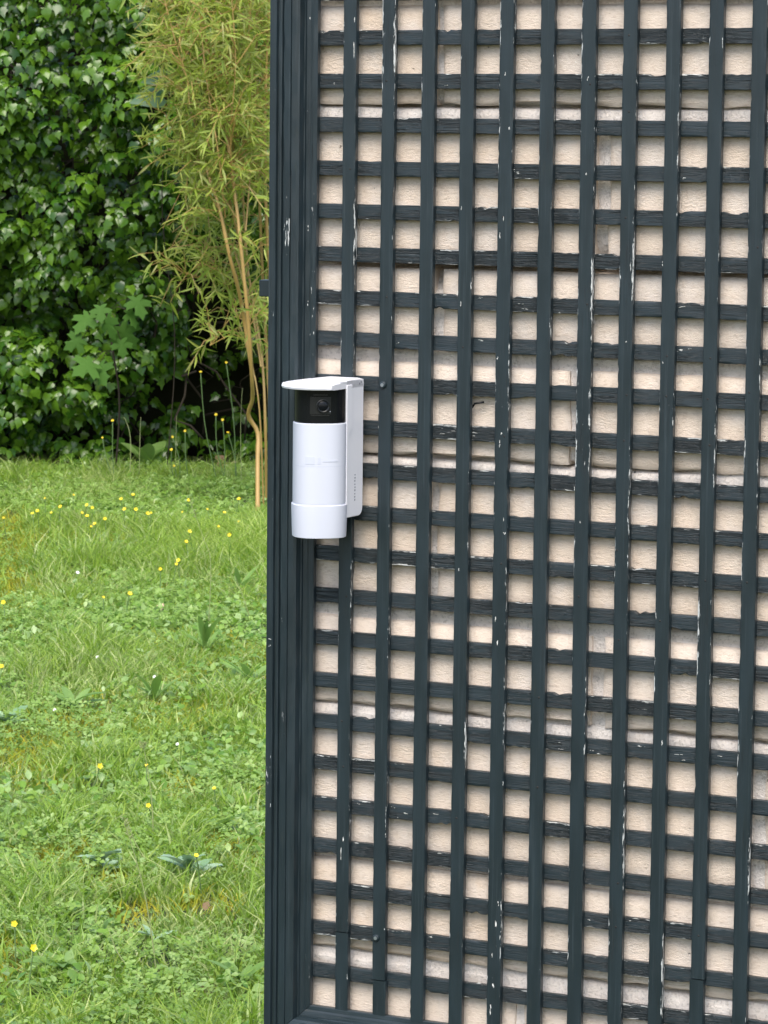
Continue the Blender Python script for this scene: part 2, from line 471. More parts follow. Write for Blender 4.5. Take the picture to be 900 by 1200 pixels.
# ------------------------------------------------------------------ trellis
trel = empty('trellis', ORG, TH)
tag(trel, 'slate painted lattice trellis with moulded frame and flaking paint', 'trellis')
SW, ST_ = 0.0176, 0.008
def slat_mesh(length, seed, width=SW, thick=ST_, horiz=False, notch=1.0):
    """runs along +Z from 0; front face at y=0, back at y=thick"""
    r = np.random.default_rng(seed)
    N = max(4, int(length / 0.006)); h = width / 2; c = 0.0006
    sec = [(-h, c), (-h + c, 0), (-h + .003, 0), (0, 0), (h - .003, 0), (h - c, 0), (h, c), (h, thick - c), (h - c, thick), (-h + c, thick), (-h, thick - c)]
    wr =  [1, 1, .0, .0, .0, 1, 1, .55, .2, .2, .55]
    uu = np.concatenate([[0], np.cumsum([math.dist(sec[i], sec[i+1]) for i in range(len(sec)-1)])])
    ks = len(sec); zz = np.linspace(0, length, N + 1)
    o = seed * 7.13
    bow = (fbm(zz * 1.4 + o, zz * 0, seed) - 0.5) * 0.0016
    v = np.zeros((N + 1, ks, 3))
    for i, (sx, sy) in enumerate(sec):
        side = -1 if sx < -h + .002 else (1 if sx > h - .002 else 0)
        jag = 0
        if side:
            e = fbm(zz * 170 + o, zz * 0 + side * 9, seed + side + 3, 3)
            t_ = fbm(zz * 24 + o, zz * 0 + side * 31, seed + 40 + side, 2)
            jag = -np.clip(e * t_ * 4.0 - 1.75, 0, 1) * 0.0022 * notch - (e - .5) * 0.0005
            # soft long waves
            jag = jag + (t_ - .5) * 0.0003
        v[:, i, 0] = sx + bow + side * jag
        v[:, i, 1] = sy + (fbm(zz * 60 + o, zz * 0 + i * 3, seed + 11) - .5) * 0.0005
        v[:, i, 2] = zz
    vv = v.reshape(-1, 3)
    a = np.arange(N)[:, None] * ks; i = np.arange(ks)[None]; j = (i + 1) % ks
    f = np.stack([a + i, a + j, a + ks + j, a + ks + i], -1).reshape(-1, 4)
    uv = np.stack([np.tile(uu, N + 1) + seed * 0.311, np.repeat(zz, ks) + seed * 1.7], -1)
    faces = [list(map(int, q)) for q in f] + [list(range(ks))[::-1], [N * ks + q for q in range(ks)]]
    me = np_mesh('slat', vv, faces, PAINT_H if horiz else PAINT, True, {'wear': np.tile(wr, N + 1)}, uv)
    try: me.set_sharp_from_angle(angle=math.radians(40))
    except Exception: pass
    return me
# vertical slats run in front; u measured from the photograph
ZTOP, ZBOT = zrow(-9.3), zrow(22.89)
lean = {0: (.002, .016), 1: (.011, -.018), 2: (.019, -.010), 3: (.016, -.002), 4: (-.016, -.016), 5: (-.024, -.014), 6: (-.013, .001), 7: (-.016, -.003), 8: (0, .005), 9: (.001, .014), 10: (.005, .039)}
splits = {0: 20.98, 1: 22.02, 9: 21.02}
NV = 22
for j in range(NV):
    a, b_ = lean.get(j, (random.uniform(-.02, .02), random.uniform(-.02, .02)))
    def xat(z):
        t = (zrow(0) - z) / (zrow(22) - zrow(0)) * -1
        return (j + a + (b_ - a) * t) * P
    segs = [(ZBOT, ZTOP)]
    if j in splits:
        zs_ = zrow(splits[j]); segs = [(ZBOT, zs_ - .0006), (zs_ + .0006, ZTOP)]
    for si, (z0, z1) in enumerate(segs):
        dx = 0 if si or j not in splits else (-.0008 if j != 1 else .0009)
        o = mobj('slat', slat_mesh(z1 - z0, j * 3 + si + 1, SW * random.uniform(.97, 1.03), notch=.55), trel)
        ang = math.atan2(xat(z1) - xat(z0), z1 - z0)
        o.location = (xat(z0) + dx, 0.0007 if (si == 0 and j in splits) else 0.0, z0)
        o.rotation_euler = (0, ang, 0)
# horizontal slats behind them
dR = [-.003, .001, .021, .008, -.007, -.02, .017, -.017, -.021, .015, .017, .032, .011, -.016, -.003, -.006, -.025, -.003, -.007, .012, .004, .018, .018]
dL = [.026, .005, .009, .009, -.007, -.009, -.012, -.049, -.02, 0, 0, 0, -.002, .006, -.003, .01, .006, -.016, -.014, -.01, .02, -.015, .018]
XF1 = (NV - 1) * P + 0.043
for k in range(-9, 23):
    l_, r_ = (dL[k], dR[k]) if k >= 0 else (random.uniform(-.02, .02), random.uniform(-.02, .02))
    x0, x1 = -0.0494, XF1 + .004
    za, zb_ = zrow(k + l_), zrow(k + l_ + (r_ - l_) * 2.2)
    o = mobj('slat', slat_mesh(x1 - x0, 100 + k, 0.0178, horiz=True, notch=1.5), trel)
    d = Vector((x1 - x0, 0, zb_ - za)).normalized()
    # mesh +Z along the row, mesh +X up, mesh +Y stays the back
    up_ = Vector((-d.z, 0, d.x))
    mat = Matrix(((-up_.x, 0, d.x, x0), (0, 1, 0, ST_ + .0002), (-up_.z, 0, d.z, za), (0, 0, 0, 1)))
    o.matrix_local = mat

# moulded frame: one profile swept along left post and bottom rail, mitred
FX0 = loc(316, 0, -.014)[0]; FX1 = -0.0432
FWD = FX1 - FX0
k_ = FWD / 0.0575
prof = [(0, .0168), (0, -.012), (.0012, -.0140), (.0100, -.0145), (.0112, -.0110), (.0130, -.0108), (.0140, -.0145), (.0165, -.0155), (.0180, -.0150), (.0190, -.0118),
        (.0205, -.0150), (.0230, -.0165), (.0305, -.0168), (.0312, -.0150), (.0320, -.0165), (.0385, -.0160), (.0415, -.0140), (.0425, -.0100),
        (.0432, -.0060), (.0445, -.0058), (.0452, -.0030), (.0500, -.0022), (.0512, -.0008), (.0520, .0002), (.0565, .0006), (.0575, .0016), (.0575, .0078), (.0500, .0078), (.0500, .0168)]
prof = [(a * k_, b) for a, b in prof]
def frame_mesh(name, p_of, n, L, seed, mat):
    """p_of(s, w, d): position at s along the member (0..L, mitre aware), width w from the outer edge, depth d"""
    ks = len(prof); rows = []; uv = []
    cum = np.concatenate([[0], np.cumsum([math.dist(prof[i], prof[i+1]) for i in range(ks-1)])])
    for q in range(n + 1):
        for i, (w, d) in enumerate(prof):
            s = q / n
            jag = (float(vnoise(s * L * 40 + i, seed, 4)) - .5) * 0.0006
            rows.append(p_of(s, w, d + jag)); uv.append((cum[i] + seed * .37, s * L + seed))
    f = []
    for q in range(n):
        for i in range(ks):
            j = (i + 1) % ks
            f.append([q*ks+i, q*ks+j, (q+1)*ks+j, (q+1)*ks+i])
    f += [list(range(ks))[::-1], [n*ks+i for i in range(ks)]]
    wr = [.15] * ks
    for i in (2, 3, 7, 11, 12, 16, 21, 22, 23, 24): wr[i] = .7
    me = np_mesh(name, np.array(rows), f, mat, True, {'wear': wr * (n + 1)}, uv)
    try: me.set_sharp_from_angle(angle=math.radians(28))
    except Exception: pass
    return me
ZR = zrow(22.85)                   # inner edge of bottom rail
ZF0 = ZR - FWD                      # outer edge of bottom rail
ZT = zrow(-9.35)
zt_out = ZT + FWD
X_end_in = XF1; X_end_out = XF1 + FWD
g_ = .0004
mobj('post', frame_mesh('post', lambda s, w, d: (FX0 + w, d, (ZF0 + w + g_) + s * ((zt_out - w - g_) - (ZF0 + w + g_))), 240, zt_out - ZF0, 1, PAINT_F), trel)
mobj('post', frame_mesh('post', lambda s, w, d: (X_end_out - w, d, (ZF0 + w + g_) + s * ((zt_out - w - g_) - (ZF0 + w + g_))), 240, zt_out - ZF0, 2, PAINT_F), trel)
mobj('rail', frame_mesh('rail', lambda s, w, d: ((FX0 + w + g_) + s * ((X_end_out - w - g_) - (FX0 + w + g_)), d, ZF0 + w), 200, X_end_out - FX0, 3, PAINT_F), trel)
mobj('rail', frame_mesh('rail', lambda s, w, d: ((FX0 + w + g_) + s * ((X_end_out - w - g_) - (FX0 + w + g_)), d, zt_out - w), 200, X_end_out - FX0, 4, PAINT_F), trel)
for xf in (FX0 + .012, X_end_out - .045):
    b = MB(); b.box((xf, -.008, 0), (xf + .034, .016, ZF0 - .0005), .001); b.build('leg', PAINT_F, trel)
# small bracket end sticking out beside the post
xa, za = loc(307, 347, .020); xb, zb_ = loc(317, 328, .020)
b = MB(); b.box((xa, .012, za), (FX0 - .0004, .029, zb_), .0008); b.build('bracket', PAINT_F, trel)
# pan head screws
def screw(px, py):
    x, z = loc(px, py, 0)
    b = MB(); n = 14; prof_s = [(.0046, 0), (.0046, -.0008), (.0040, -.0022), (.0026, -.0030)]
    b.loft([[(x + r*math.cos(2*PI*i/n), d - .0001, z + r*math.sin(2*PI*i/n)) for i in range(n)] for r, d in prof_s])
    s = b.build('screw', PAINT_F, trel); autosmooth(s)
    b = MB(); b.loft([[(x + r*math.cos(2*PI*i/n), d, z + r*math.sin(2*PI*i/n)) for i in range(n)] for r, d in [(.0022, -.0029), (.0022, -.0034), (.0012, -.0034)]])
    b.build('recess', STEEL, s)
screw(449, 451); screw(441, 1099)
# nail heads, a few pixels each
nb = MB()
spots = [(678, 699), (723, 645), (725, 750), (737, 131), (648, 126), (888, 290), (878, 460), (744, 553)]
spots = [loc(a, c, 0) for a, c in spots] + [(j * P + random.uniform(-.003, .003), zrow(k) + random.uniform(-.004, .004)) for j in range(NV) for k in range(-9, 22) if random.random() < .10]
for x, z in spots:
    nb.loft([[(x + q * math.cos(2*PI*i/8), d, z + q * math.sin(2*PI*i/8)) for i in range(8)] for q, d in ((.0013, .0004), (.0013, -.0002), (.0008, -.0005))])
tag(nb.build('nail_head', simple('rusty_nail', (0.012, 0.011, 0.010), .7).m, trel), kind='stuff')
# loose flakes of old white paint on the biggest bare spots
fl = MB(); WHITE_OLD = simple('old_white_paint', (0.72, 0.72, 0.69), 0.8).m
def flake(px, py, wpx, hpx, Y):
    x, z = loc(px, py, Y); n = 9; r = random.Random(int(px * 31 + py))
    w, h = wpx * .00050, hpx * .00050
    for k in range(r.randint(2, 4)):                 # a few torn shards rather than one patch
        cx_, cz_ = x + w * r.uniform(-.7, .7), z + h * r.uniform(-.75, .75)
        q = r.uniform(.25, .75); ww, hh = max(.00035, w * q * r.uniform(.5, 1)), max(.00035, h * q * r.uniform(.6, 1.1)); sk = r.uniform(-.5, .5)
        ring = [(cx_ + ww * (math.cos(2*PI*i/n) * r.uniform(.3, 1.2) + sk * math.sin(2*PI*i/n) * .5), cz_ + hh * math.sin(2*PI*i/n) * r.uniform(.4, 1.15)) for i in range(n)]
        lift = r.uniform(.0004, .0011)
        fl.loft([[(a, Y - .0002, c) for a, c in ring][::-1], [(a, Y - lift * (.4 + .6 * (c > cz_)), c) for a, c in ring][::-1]])
for q in [(317, 750, 5, 4, -.0145), (316, 757, 4, 3, -.0145), (363, 21, 2, 12, -.002), (361, 132, 2, 6, -.002), (361, 355, 1.5, 12, -.002), (361, 268, 1.5, 7, -.002), (416, 20, 2, 11, 0), (415, 60, 1.2, 18, 0)]:
    flake(*q)
for q in [(536, 345, 2, 9, 0), (540, 358, 1.6, 9, 0), (583, 420, 2, 4, 0), (588, 508, 3, 4, 0), (586, 520, 2, 8, 0), (591, 625, 4, 4, 0), (590, 612, 1.5, 10, 0), (538, 669, 2.5, 5, 0), (581, 725, 2, 8, 0), (583, 750, 1.5, 10, 0),
          (675, 75, 1.5, 6, 0), (689, 92, 2, 5, 0), (734, 400, 2, 4, 0), (776, 310, 2, 9, 0), (777, 425, 2, 4, 0), (581, 1085, 2, 16, 0), (577, 1120, 2, 14, 0), (584, 1060, 2, 10, 0), (578, 1155, 3, 9, 0), (575, 1183, 2.5, 12, 0),
          (400, 1000, 1.5, 22, 0), (402, 985, 2, 10, 0), (592, 87, 1.5, 8, 0), (597, 150, 1.5, 6, 0), (541, 245, 1.5, 8, 0), (586, 275, 1.5, 10, 0), (590, 255, 1.3, 8, 0), (776, 870, 1.5, 8, 0), (687, 205, 1.5, 5, 0), (680, 613, 2, 5, 0), (673, 573, 1.2, 6, 0)]:
    flake(*q)
HY = ST_ + .0002
for q in [(478, 337, 13, 2.5, HY), (520, 346, 12, 2, HY), (564, 349, 10, 2, HY), (610, 356, 12, 1.5, HY), (615, 362, 10, 1.5, HY), (466, 402, 5, 2, HY), (562, 399, 10, 2, HY), (607, 202, 9, 3, HY), (604, 200, 5, 3, HY), (800, 360, 13, 2, HY), (797, 411, 9, 3, HY),
          (808, 409, 7, 2, HY), (505, 602, 4, 3, HY), (510, 141, 12, 1.5, HY), (524, 100, 8, 1.5, HY), (475, 953, 6, 2, HY), (421, 942, 9, 2, HY), (461, 946, 8, 2, HY), (465, 958, 5, 1.5, HY), (694, 879, 8, 2, HY), (701, 883, 9, 2, HY), (752, 875, 12, 2, HY),
          (795, 884, 12, 1.5, HY), (801, 891, 6, 1.5, HY), (843, 886, 9, 2, HY), (655, 870, 8, 2, HY), (657, 878, 10, 1.5, HY), (802, 209, 5, 2, HY), (850, 196, 8, 2, HY), (511, 954, 10, 1.5, HY), (540, 965, 9, 1.5, HY), (505, 1098, 8, 2, HY), (690, 1078, 5, 1.5, HY), (738, 1079, 5, 1.5, HY), (560, 1152, 9, 2, HY), (391, 98, 4, 2.5, HY)]:
    flake(*q)
fo = fl.build('paint_flake', WHITE_OLD, trel); tag(fo, kind='stuff')

# ------------------------------------------------------------------ motion detector camera
DY = -0.052                                    # body axis in front of the slats
bx, _ = loc(374.6, 540, DY)
def bz(py): return loc(375, py, DY)[1]
det = empty('motion_detector', ORG + Vector((CT * bx - ST * DY, ST * bx + CT * DY, bz(628))), TH)
tag(det, 'white outdoor motion detector camera with rain hood screwed to trellis', 'motion detector')
Z0 = bz(628)
face = math.atan2(CLY - DY, CLX - bx) + math.radians(9)
def sec_ring(r, z, n=72, e=2.5):
    out = []
    for i in range(n):
        a = 2 * PI * i / n
        c, s = math.cos(a), math.sin(a)
        rr = r / (abs(c) ** e + abs(s) ** e) ** (1 / e)
        # rotate so that the flat front faces the camera side
        out.append((rr * math.cos(a + face), rr * math.sin(a + face), z - Z0))
    return out
R_ = 0.0318
def surf(ang, z, off=0.0, r=R_, e=2.5):
    c, s = math.cos(ang), math.sin(ang)
    rr = r / (abs(c) ** e + abs(s) ** e) ** (1 / e) + off
    return (rr * math.cos(ang + face), rr * math.sin(ang + face), z - Z0)
def rings(lst): return [sec_ring(r, z) for r, z in lst]
zc = bz(590)
b = MB(); b.loft(rings([(R_ - .004, zc - .002), (R_ - .0008, zc - .001), (R_ - .0002, zc + .0002), (R_, zc + .004), (R_, bz(494) - .001), (R_ - .0008, bz(494))]))
body = autosmooth(b.build('body', WHITE_PL, det), 30)
b = MB(); zq = Z0; R2 = R_ + .0014
b.loft(rings([(R2 - .0045, zq + .0004), (R2 - .0022, zq), (R2 - .0012, zq + .0006), (R2 - .0010, zq + .004), (R2, zc - .006), (R2, zc), (R2 - .0006, zc + .0009), (R_ - .003, zc + .0010)]))
autosmooth(b.build('bottom_cover', WHITE_PL, det), 30)
b = MB(); z1 = bz(494) + .0003; z2 = bz(455)
b.loft(rings([(R_ - .0016, z1), (R_ - .0009, z1 + .0008), (R_ - .0009, z2)]))
win = autosmooth(b.build('camera_window', BLACK_PL, det), 30)
# lens housing and lens, seen through the black window's front
def patch(name, m, parent, a0, a1, za, zb_, off, thick=.0006, na=8, r=R_ - .0009):
    b = MB(); g = []
    for o_ in (off, off - thick):
        g.append([[surf(a0 + (a1 - a0) * i / na, zz, o_, r) for i in range(na + 1)] for zz in (za, zb_)])
    vv = [p for lay in g for row in lay for p in row]; c = na + 1; f = []
    for i in range(na):
        f += [[i, i+1, c+i+1, c+i], [2*c+i+1, 2*c+i, 3*c+i, 3*c+i+1], [i+1, i, 2*c+i, 2*c+i+1], [c+i, c+i+1, 3*c+i+1, 3*c+i]]
    f += [[0, c, 3*c, 2*c], [na, 2*c+na, 3*c+na, c+na]]
    b.add(vv, f); return b.build(name, m, parent)
def ang_at(px):          # angle on the body whose silhouette offset is px - 375
    return math.radians(-9) + math.asin(max(-.99, min(.99, (px - 374.8) / 32.5)))
zl = bz(473.5)
h = patch('lens_housing', BLACK_IN, win, ang_at(363), ang_at(388), bz(483), bz(463), .0004)
for (ya, yb, xa_, xb_) in ((461.2, 460, 367, 384), (485, 483.8, 364, 386)): patch('housing_edge', BLACK_IN, win, ang_at(xa_), ang_at(xb_), bz(ya), bz(yb), .0005)
al = ang_at(378.5)
def lens_ring(lst, name, m, parent):
    b = MB(); n = 28; c0 = Vector(surf(al, zl, 0)); nrm = Vector((math.cos(al + face), math.sin(al + face), 0)); tx = Vector((-nrm.y, nrm.x, 0)); tz = Vector((0, 0, 1))
    b.loft([[c0 + nrm * d + (tx * math.cos(2*PI*i/n) + tz * math.sin(2*PI*i/n)) * r for i in range(n)] for r, d in lst])
    return autosmooth(b.build(name, m, parent), 40)
ln = lens_ring([(.0082, -.001), (.0082, .0010), (.0074, .0014), (.0068, .0008), (.0060, .0002)], 'lens_ring', BLACK_IN, win)
lens_ring([(.0059, .0002), (.0054, .0005), (.0036, .0009), (.0018, .0011), (.0004, .0012)], 'lens', GLASS_L, win)
b = lens_ring([(.0006, -.0006), (.0006, .0002), (.0003, .0003)], 'status_light', GREY_INK, win); b.location = Vector((0.0095, 0, -.006))
# embossed mark on the body
lg = patch('emblem', WHITE_GREY, body, ang_at(358.5), ang_at(369), bz(541.5), bz(532.5), .0003, .0008, 6, R_)
patch('emblem', WHITE_GREY, body, ang_at(372.5), ang_at(376), bz(541), bz(533), .0003, .0008, 3, R_)
patch('emblem', WHITE_GREY, body, ang_at(379), ang_at(396), bz(538.6), bz(536.6), .0003, .0008, 6, R_)
patch('seam', WHITE_GREY, body, ang_at(346), ang_at(403), bz(544.2), bz(543.4), .00012, .0006, 16, R_)
# bracket cheek: the side plate that runs back to the trellis
cx, _ = loc(424.6, 520, -.004)
cx -= bx
z_top, z_bot = loc(424, 443, -.004)[1] - Z0, loc(420, 603.5, -.006)[1] - Z0
yb_, yf_ = -.0018 - DY, -.046 - DY
def cheek_prof(y0, y1, zlo, zhi, r):
    pts = []
    for (cy, cz, a0) in ((y1 - r, zhi - r, 0), ):
        pts += [(cy + r * math.cos(a), cz + r * math.sin(a)) for a in np.linspace(0, PI/2, 7)]
    pts += [(y0, zhi), (y0, zlo)]
    pts += [(y1 - r + r * math.cos(a), zlo + r + r * math.sin(a)) for a in np.linspace(-PI/2, 0, 7)]
    return pts
def plate(name, m, parent, pts, x0, x1, bev=.0008):
    b = MB(); cy = sum(p[0] for p in pts)/len(pts); cz = sum(p[1] for p in pts)/len(pts)
    def sh(q): return [(p[0] + (cy-p[0]) * q / max(.01, abs(cy-p[0])), p[1] + (cz-p[1]) * q / max(.01, abs(cz-p[1]))) for p in pts]
    b.loft([[(x0, *p) for p in sh(bev)], [(x0 + bev, *p) for p in pts], [(x1 - bev, *p) for p in pts], [(x1, *p) for p in sh(bev)]])
    return autosmooth(b.build(name, m, parent), 30)
ck = plate('bracket_side', BRACKET_BRIGHT, det, cheek_prof(yf_, yb_, z_bot, z_top, .010), cx - .005, cx)
zr0, zr1 = bz(510) - Z0, bz(500) - Z0
rib = [(yf_ + .013, z_top - .006), (yf_ - .0006, z_top - .006), (yf_ - .0006, z_bot + .0008), (yf_ + .004, z_bot + .0008), (yf_ + .004, zr0), (yf_ + .013, zr1)]
plate('raised_rim', BRACKET_BRIGHT, ck, rib[::-1], cx - .002, cx + .0011, .0004)
b = MB()
for i in range(9):
    yy, zz = yb_ - .021 + random.uniform(-.0004, .0004), bz(557 + i * 3.7) - Z0
    b.box((cx - .0002, yy - .0012 * (1 + .3*(i % 2)), zz - .0009), (cx + .00022, yy + .0012, zz + .0006 + .0004 * (i % 3)))
b.build('lettering', GREY_INK, ck)
b = MB()
for yy, zz in ((yb_ - .011, z_top - .006), (yb_ - .007, z_top - .004)): b.tube([(cx - .001, yy, zz), (cx + .0004, yy, zz)], .0011, 10)
b.build('rivet', GREY_INK, ck)
# back plate against the lattice
b = MB(); b.box((-.026, yb_ - .016, z_bot + .004), (cx - .006, yb_ - .0002, z_top - .008), .001); b.build('back_plate', BRACKET_BRIGHT, det)
# hood: round brim with a raised cap that runs back to the trellis
zv0, zv1 = bz(454.5) - Z0, bz(448.0) - Z0
def hood_ring(r, z, yback, n=40):
    camdir = math.atan2(CLY - DY, CLX - bx)
    pts = []
    xr = cx if r > .04 else cx
    for i in range(n + 1):
        a = PI + (PI) * i / n
        pts.append((min(r * math.cos(a), xr), r * math.sin(a) * 1.0, z))
    pts += [(min(r, xr), yback, z), (-r, yback, z)]
    return pts
RV = .0465
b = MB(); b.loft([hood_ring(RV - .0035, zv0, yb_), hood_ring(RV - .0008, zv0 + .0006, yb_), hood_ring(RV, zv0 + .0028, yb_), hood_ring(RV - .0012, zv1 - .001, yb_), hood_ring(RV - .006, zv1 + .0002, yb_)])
hood = autosmooth(b.build('hood', BRACKET_BRIGHT, det), 40)
b = MB(); clipx = lambda rg, q: [(max(x, q), y, z) for x, y, z in rg]
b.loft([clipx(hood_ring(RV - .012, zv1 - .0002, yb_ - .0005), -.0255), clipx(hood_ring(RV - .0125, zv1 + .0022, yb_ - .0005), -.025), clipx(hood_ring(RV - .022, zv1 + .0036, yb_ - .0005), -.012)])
autosmooth(b.build('raised_cap', BRACKET_BRIGHT, hood), 40)

# ------------------------------------------------------------------ ivy bank
IVY_B = 15.35
V_RANGE = 6.38
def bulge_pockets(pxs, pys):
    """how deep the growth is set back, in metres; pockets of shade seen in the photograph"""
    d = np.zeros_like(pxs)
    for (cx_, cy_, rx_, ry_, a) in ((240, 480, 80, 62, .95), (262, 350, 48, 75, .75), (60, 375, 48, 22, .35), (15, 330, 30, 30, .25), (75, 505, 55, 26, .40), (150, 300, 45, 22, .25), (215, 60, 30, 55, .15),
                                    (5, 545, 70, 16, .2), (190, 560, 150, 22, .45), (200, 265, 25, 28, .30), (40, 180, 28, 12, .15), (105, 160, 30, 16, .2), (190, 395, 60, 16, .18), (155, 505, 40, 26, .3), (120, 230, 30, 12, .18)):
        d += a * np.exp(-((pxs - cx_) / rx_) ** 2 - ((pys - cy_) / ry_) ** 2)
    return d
ivy_leaf_v = np.array([(0, 0, 0), (0, .50, -.03), (0, 1.05, -.16),
                       (.22, -.12, -.05), (.46, .02, -.10), (.36, .27, -.02), (.50, .44, -.12), (.22, .62, -.05),
                       (-.22, -.12, -.05), (-.46, .02, -.10), (-.36, .27, -.02), (-.50, .44, -.12), (-.22, .62, -.05)], float)
ivy_leaf_v[:, 1] -= .0
ivy_leaf_f = np.array([(0, 3, 4), (0, 4, 5), (0, 5, 1), (5, 6, 1), (1, 6, 7), (1, 7, 2), (0, 9, 8), (0, 10, 9), (0, 1, 10), (10, 1, 11), (1, 12, 11), (1, 2, 12)])
ivy_leaf_v2 = np.array([(0, 0, 0), (0, .50, .02), (0, 1.0, -.14),
                       (.20, -.10, -.06), (.42, .06, -.10), (.44, .26, -.07), (.36, .48, -.08), (.18, .74, -.08),
                       (-.20, -.10, -.06), (-.42, .06, -.10), (-.44, .26, -.07), (-.36, .48, -.08), (-.18, .74, -.08)], float)
# clumps
A0, A1, ZMAX = -4.2, 1.6, 2.75
ncl = 2600
ca = rng.uniform(A0, A1, ncl); cz = rng.uniform(0.02, ZMAX, ncl) 
vis = np.stack([ca, np.full(ncl, IVY_B), cz], -1)
cpx, cpy = px_of(vis)
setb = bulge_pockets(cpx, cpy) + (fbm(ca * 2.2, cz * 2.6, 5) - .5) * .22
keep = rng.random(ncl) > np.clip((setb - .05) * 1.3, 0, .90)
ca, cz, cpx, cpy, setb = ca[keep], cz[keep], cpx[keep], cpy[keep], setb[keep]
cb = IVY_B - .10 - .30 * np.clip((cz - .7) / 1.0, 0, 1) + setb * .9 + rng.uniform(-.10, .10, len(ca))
pos, ydir, nrm, scl, outer = [], [], [], [], []
for i in range(len(ca)):
    m = rng.integers(18, 33)
    r = rng.uniform(.07, .15)
    th = rng.normal(0, .75, m); ph = rng.normal(.35, .6, m)             # around, up
    n = np.stack([np.sin(th) * np.cos(ph), -np.cos(th) * np.cos(ph), np.sin(ph)], -1)
    rr = r * rng.uniform(.45, 1.0, m) ** .6
    p = np.array([ca[i], cb[i], cz[i]]) + n * rr[:, None] * np.array([1.15, .9, .75])
    nn = n + rng.normal(0, .33, (m, 3)) + np.array([0, -.35, .45])
    nn /= np.linalg.norm(nn, axis=1, keepdims=True)
    yd = np.array([0, -.25, -1.0]) + n * .5 * np.array([1, 1, 0]) + rng.normal(0, .38, (m, 3))
    yd -= nn * (yd * nn).sum(1, keepdims=True)
    pos.append(p); ydir.append(yd); nrm.append(nn); scl.append(rng.uniform(.030, .055, m)); outer.append(rr / r)
pos, ydir, nrm, scl, outer = map(np.concatenate, (pos, ydir, nrm, scl, outer))
ok = pos[:, 2] > .02
pos, ydir, nrm, scl, outer = pos[ok], ydir[ok], nrm[ok], scl[ok], outer[ok]
# sparse leaves filling behind
m = 12000
p2 = np.stack([rng.uniform(A0, A1, m), rng.uniform(IVY_B + .15, IVY_B + .75, m), rng.uniform(.02, ZMAX, m)], -1)
dx_, dy_ = px_of(p2); p2 = p2[rng.random(m) > np.clip(bulge_pockets(dx_, dy_) * 1.4, 0, .93)]; m = len(p2)
n2 = rng.normal(0, .5, (m, 3)) + np.array([0, -.8, .6]); n2 /= np.linalg.norm(n2, axis=1, keepdims=True)
y2 = rng.normal(0, .4, (m, 3)) + np.array([0, -.2, -1]); y2 -= n2 * (y2 * n2).sum(1, keepdims=True)
pos = np.concatenate([pos, p2]); ydir = np.concatenate([ydir, y2]); nrm = np.concatenate([nrm, n2]); scl = np.concatenate([scl, rng.uniform(.035, .06, m)]); outer = np.concatenate([outer, np.zeros(m)])
mats = frames(pos, ydir, nrm, scl)
ivy = empty('ivy', (-1.2, IVY_B + .3, 0))
tag(ivy, 'bank of glossy dark green ivy behind the lawn at left', 'ivy')
def leafset(root, tv, tv2, tf, mats, tint, name, mat, idx_parts):
    rl = np.array(root.location)
    ml = mats.copy(); ml[:, :3, 3] -= rl
    half = np.arange(len(ml)) % 2 == 0
    isp = np.zeros(len(ml), bool); isp[idx_parts] = True
    vs, fs, ts = [], [], []; n0 = 0
    for sel, t_ in ((half & ~isp, tv), (~half & ~isp, tv2)):
        v, f = instanced(t_, tf, ml[sel]); fs.append(f + n0); vs.append(v); n0 += len(v); ts.append(np.repeat(tint[sel], len(t_)))
    o = mobj('foliage', np_mesh('foliage', np.concatenate(vs), np.concatenate(fs), mat, True, {'tint': np.concatenate(ts)}), root)
    tag(o, kind='stuff')
    m1 = np_mesh(name, tv, tf, mat, True, {'tint': np.zeros(len(tv))}); m2 = np_mesh(name, tv2, tf, mat, True, {'tint': np.zeros(len(tv))})
    for i in idx_parts:
        q = mobj(name, m1 if half[i] else m2, root); q.matrix_local = Matrix(ml[i].tolist())
    return o
lx_, ly_ = px_of(pos + ydir * 0)
inview = (lx_ > 2) & (lx_ < 245) & (ly_ > 2) & (ly_ < 545) & (outer > .5)
view = np.array([.06, -1, .02])
score = np.where(inview, scl * np.clip((nrm * view).sum(1), 0, 1) * (1 - (pos[:, 1] - IVY_B) * .8), -1)
order = np.argsort(-score)[:300]
# ivy colour: darker old leaves and paler young leaves by clump
tint = np.clip(fbm(pos[:, 0] * 5, pos[:, 2] * 5, 8) * .7 + rng.uniform(-.25, .35, len(pos)), 0, .98)
leafset(ivy, ivy_leaf_v, ivy_leaf_v2, ivy_leaf_f, mats, tint, 'leaf', GREEN_IVY, order)
# woody inside of the bank: a lumpy dark mass of stems and dead leaf
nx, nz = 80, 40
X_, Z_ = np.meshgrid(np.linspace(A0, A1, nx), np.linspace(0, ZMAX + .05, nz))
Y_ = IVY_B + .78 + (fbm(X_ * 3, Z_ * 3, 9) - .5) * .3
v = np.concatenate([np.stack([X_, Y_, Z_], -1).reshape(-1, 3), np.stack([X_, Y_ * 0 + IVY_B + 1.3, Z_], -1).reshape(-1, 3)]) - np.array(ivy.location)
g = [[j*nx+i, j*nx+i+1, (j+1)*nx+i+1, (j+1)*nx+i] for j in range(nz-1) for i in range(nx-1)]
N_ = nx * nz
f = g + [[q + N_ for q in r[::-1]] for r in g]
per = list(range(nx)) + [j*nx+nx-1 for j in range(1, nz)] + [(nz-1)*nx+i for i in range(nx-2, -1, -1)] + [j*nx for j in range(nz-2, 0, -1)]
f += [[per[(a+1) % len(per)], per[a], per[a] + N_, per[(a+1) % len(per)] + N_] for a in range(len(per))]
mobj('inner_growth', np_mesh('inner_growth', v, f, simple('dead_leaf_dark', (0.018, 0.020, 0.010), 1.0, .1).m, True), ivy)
b = MB()
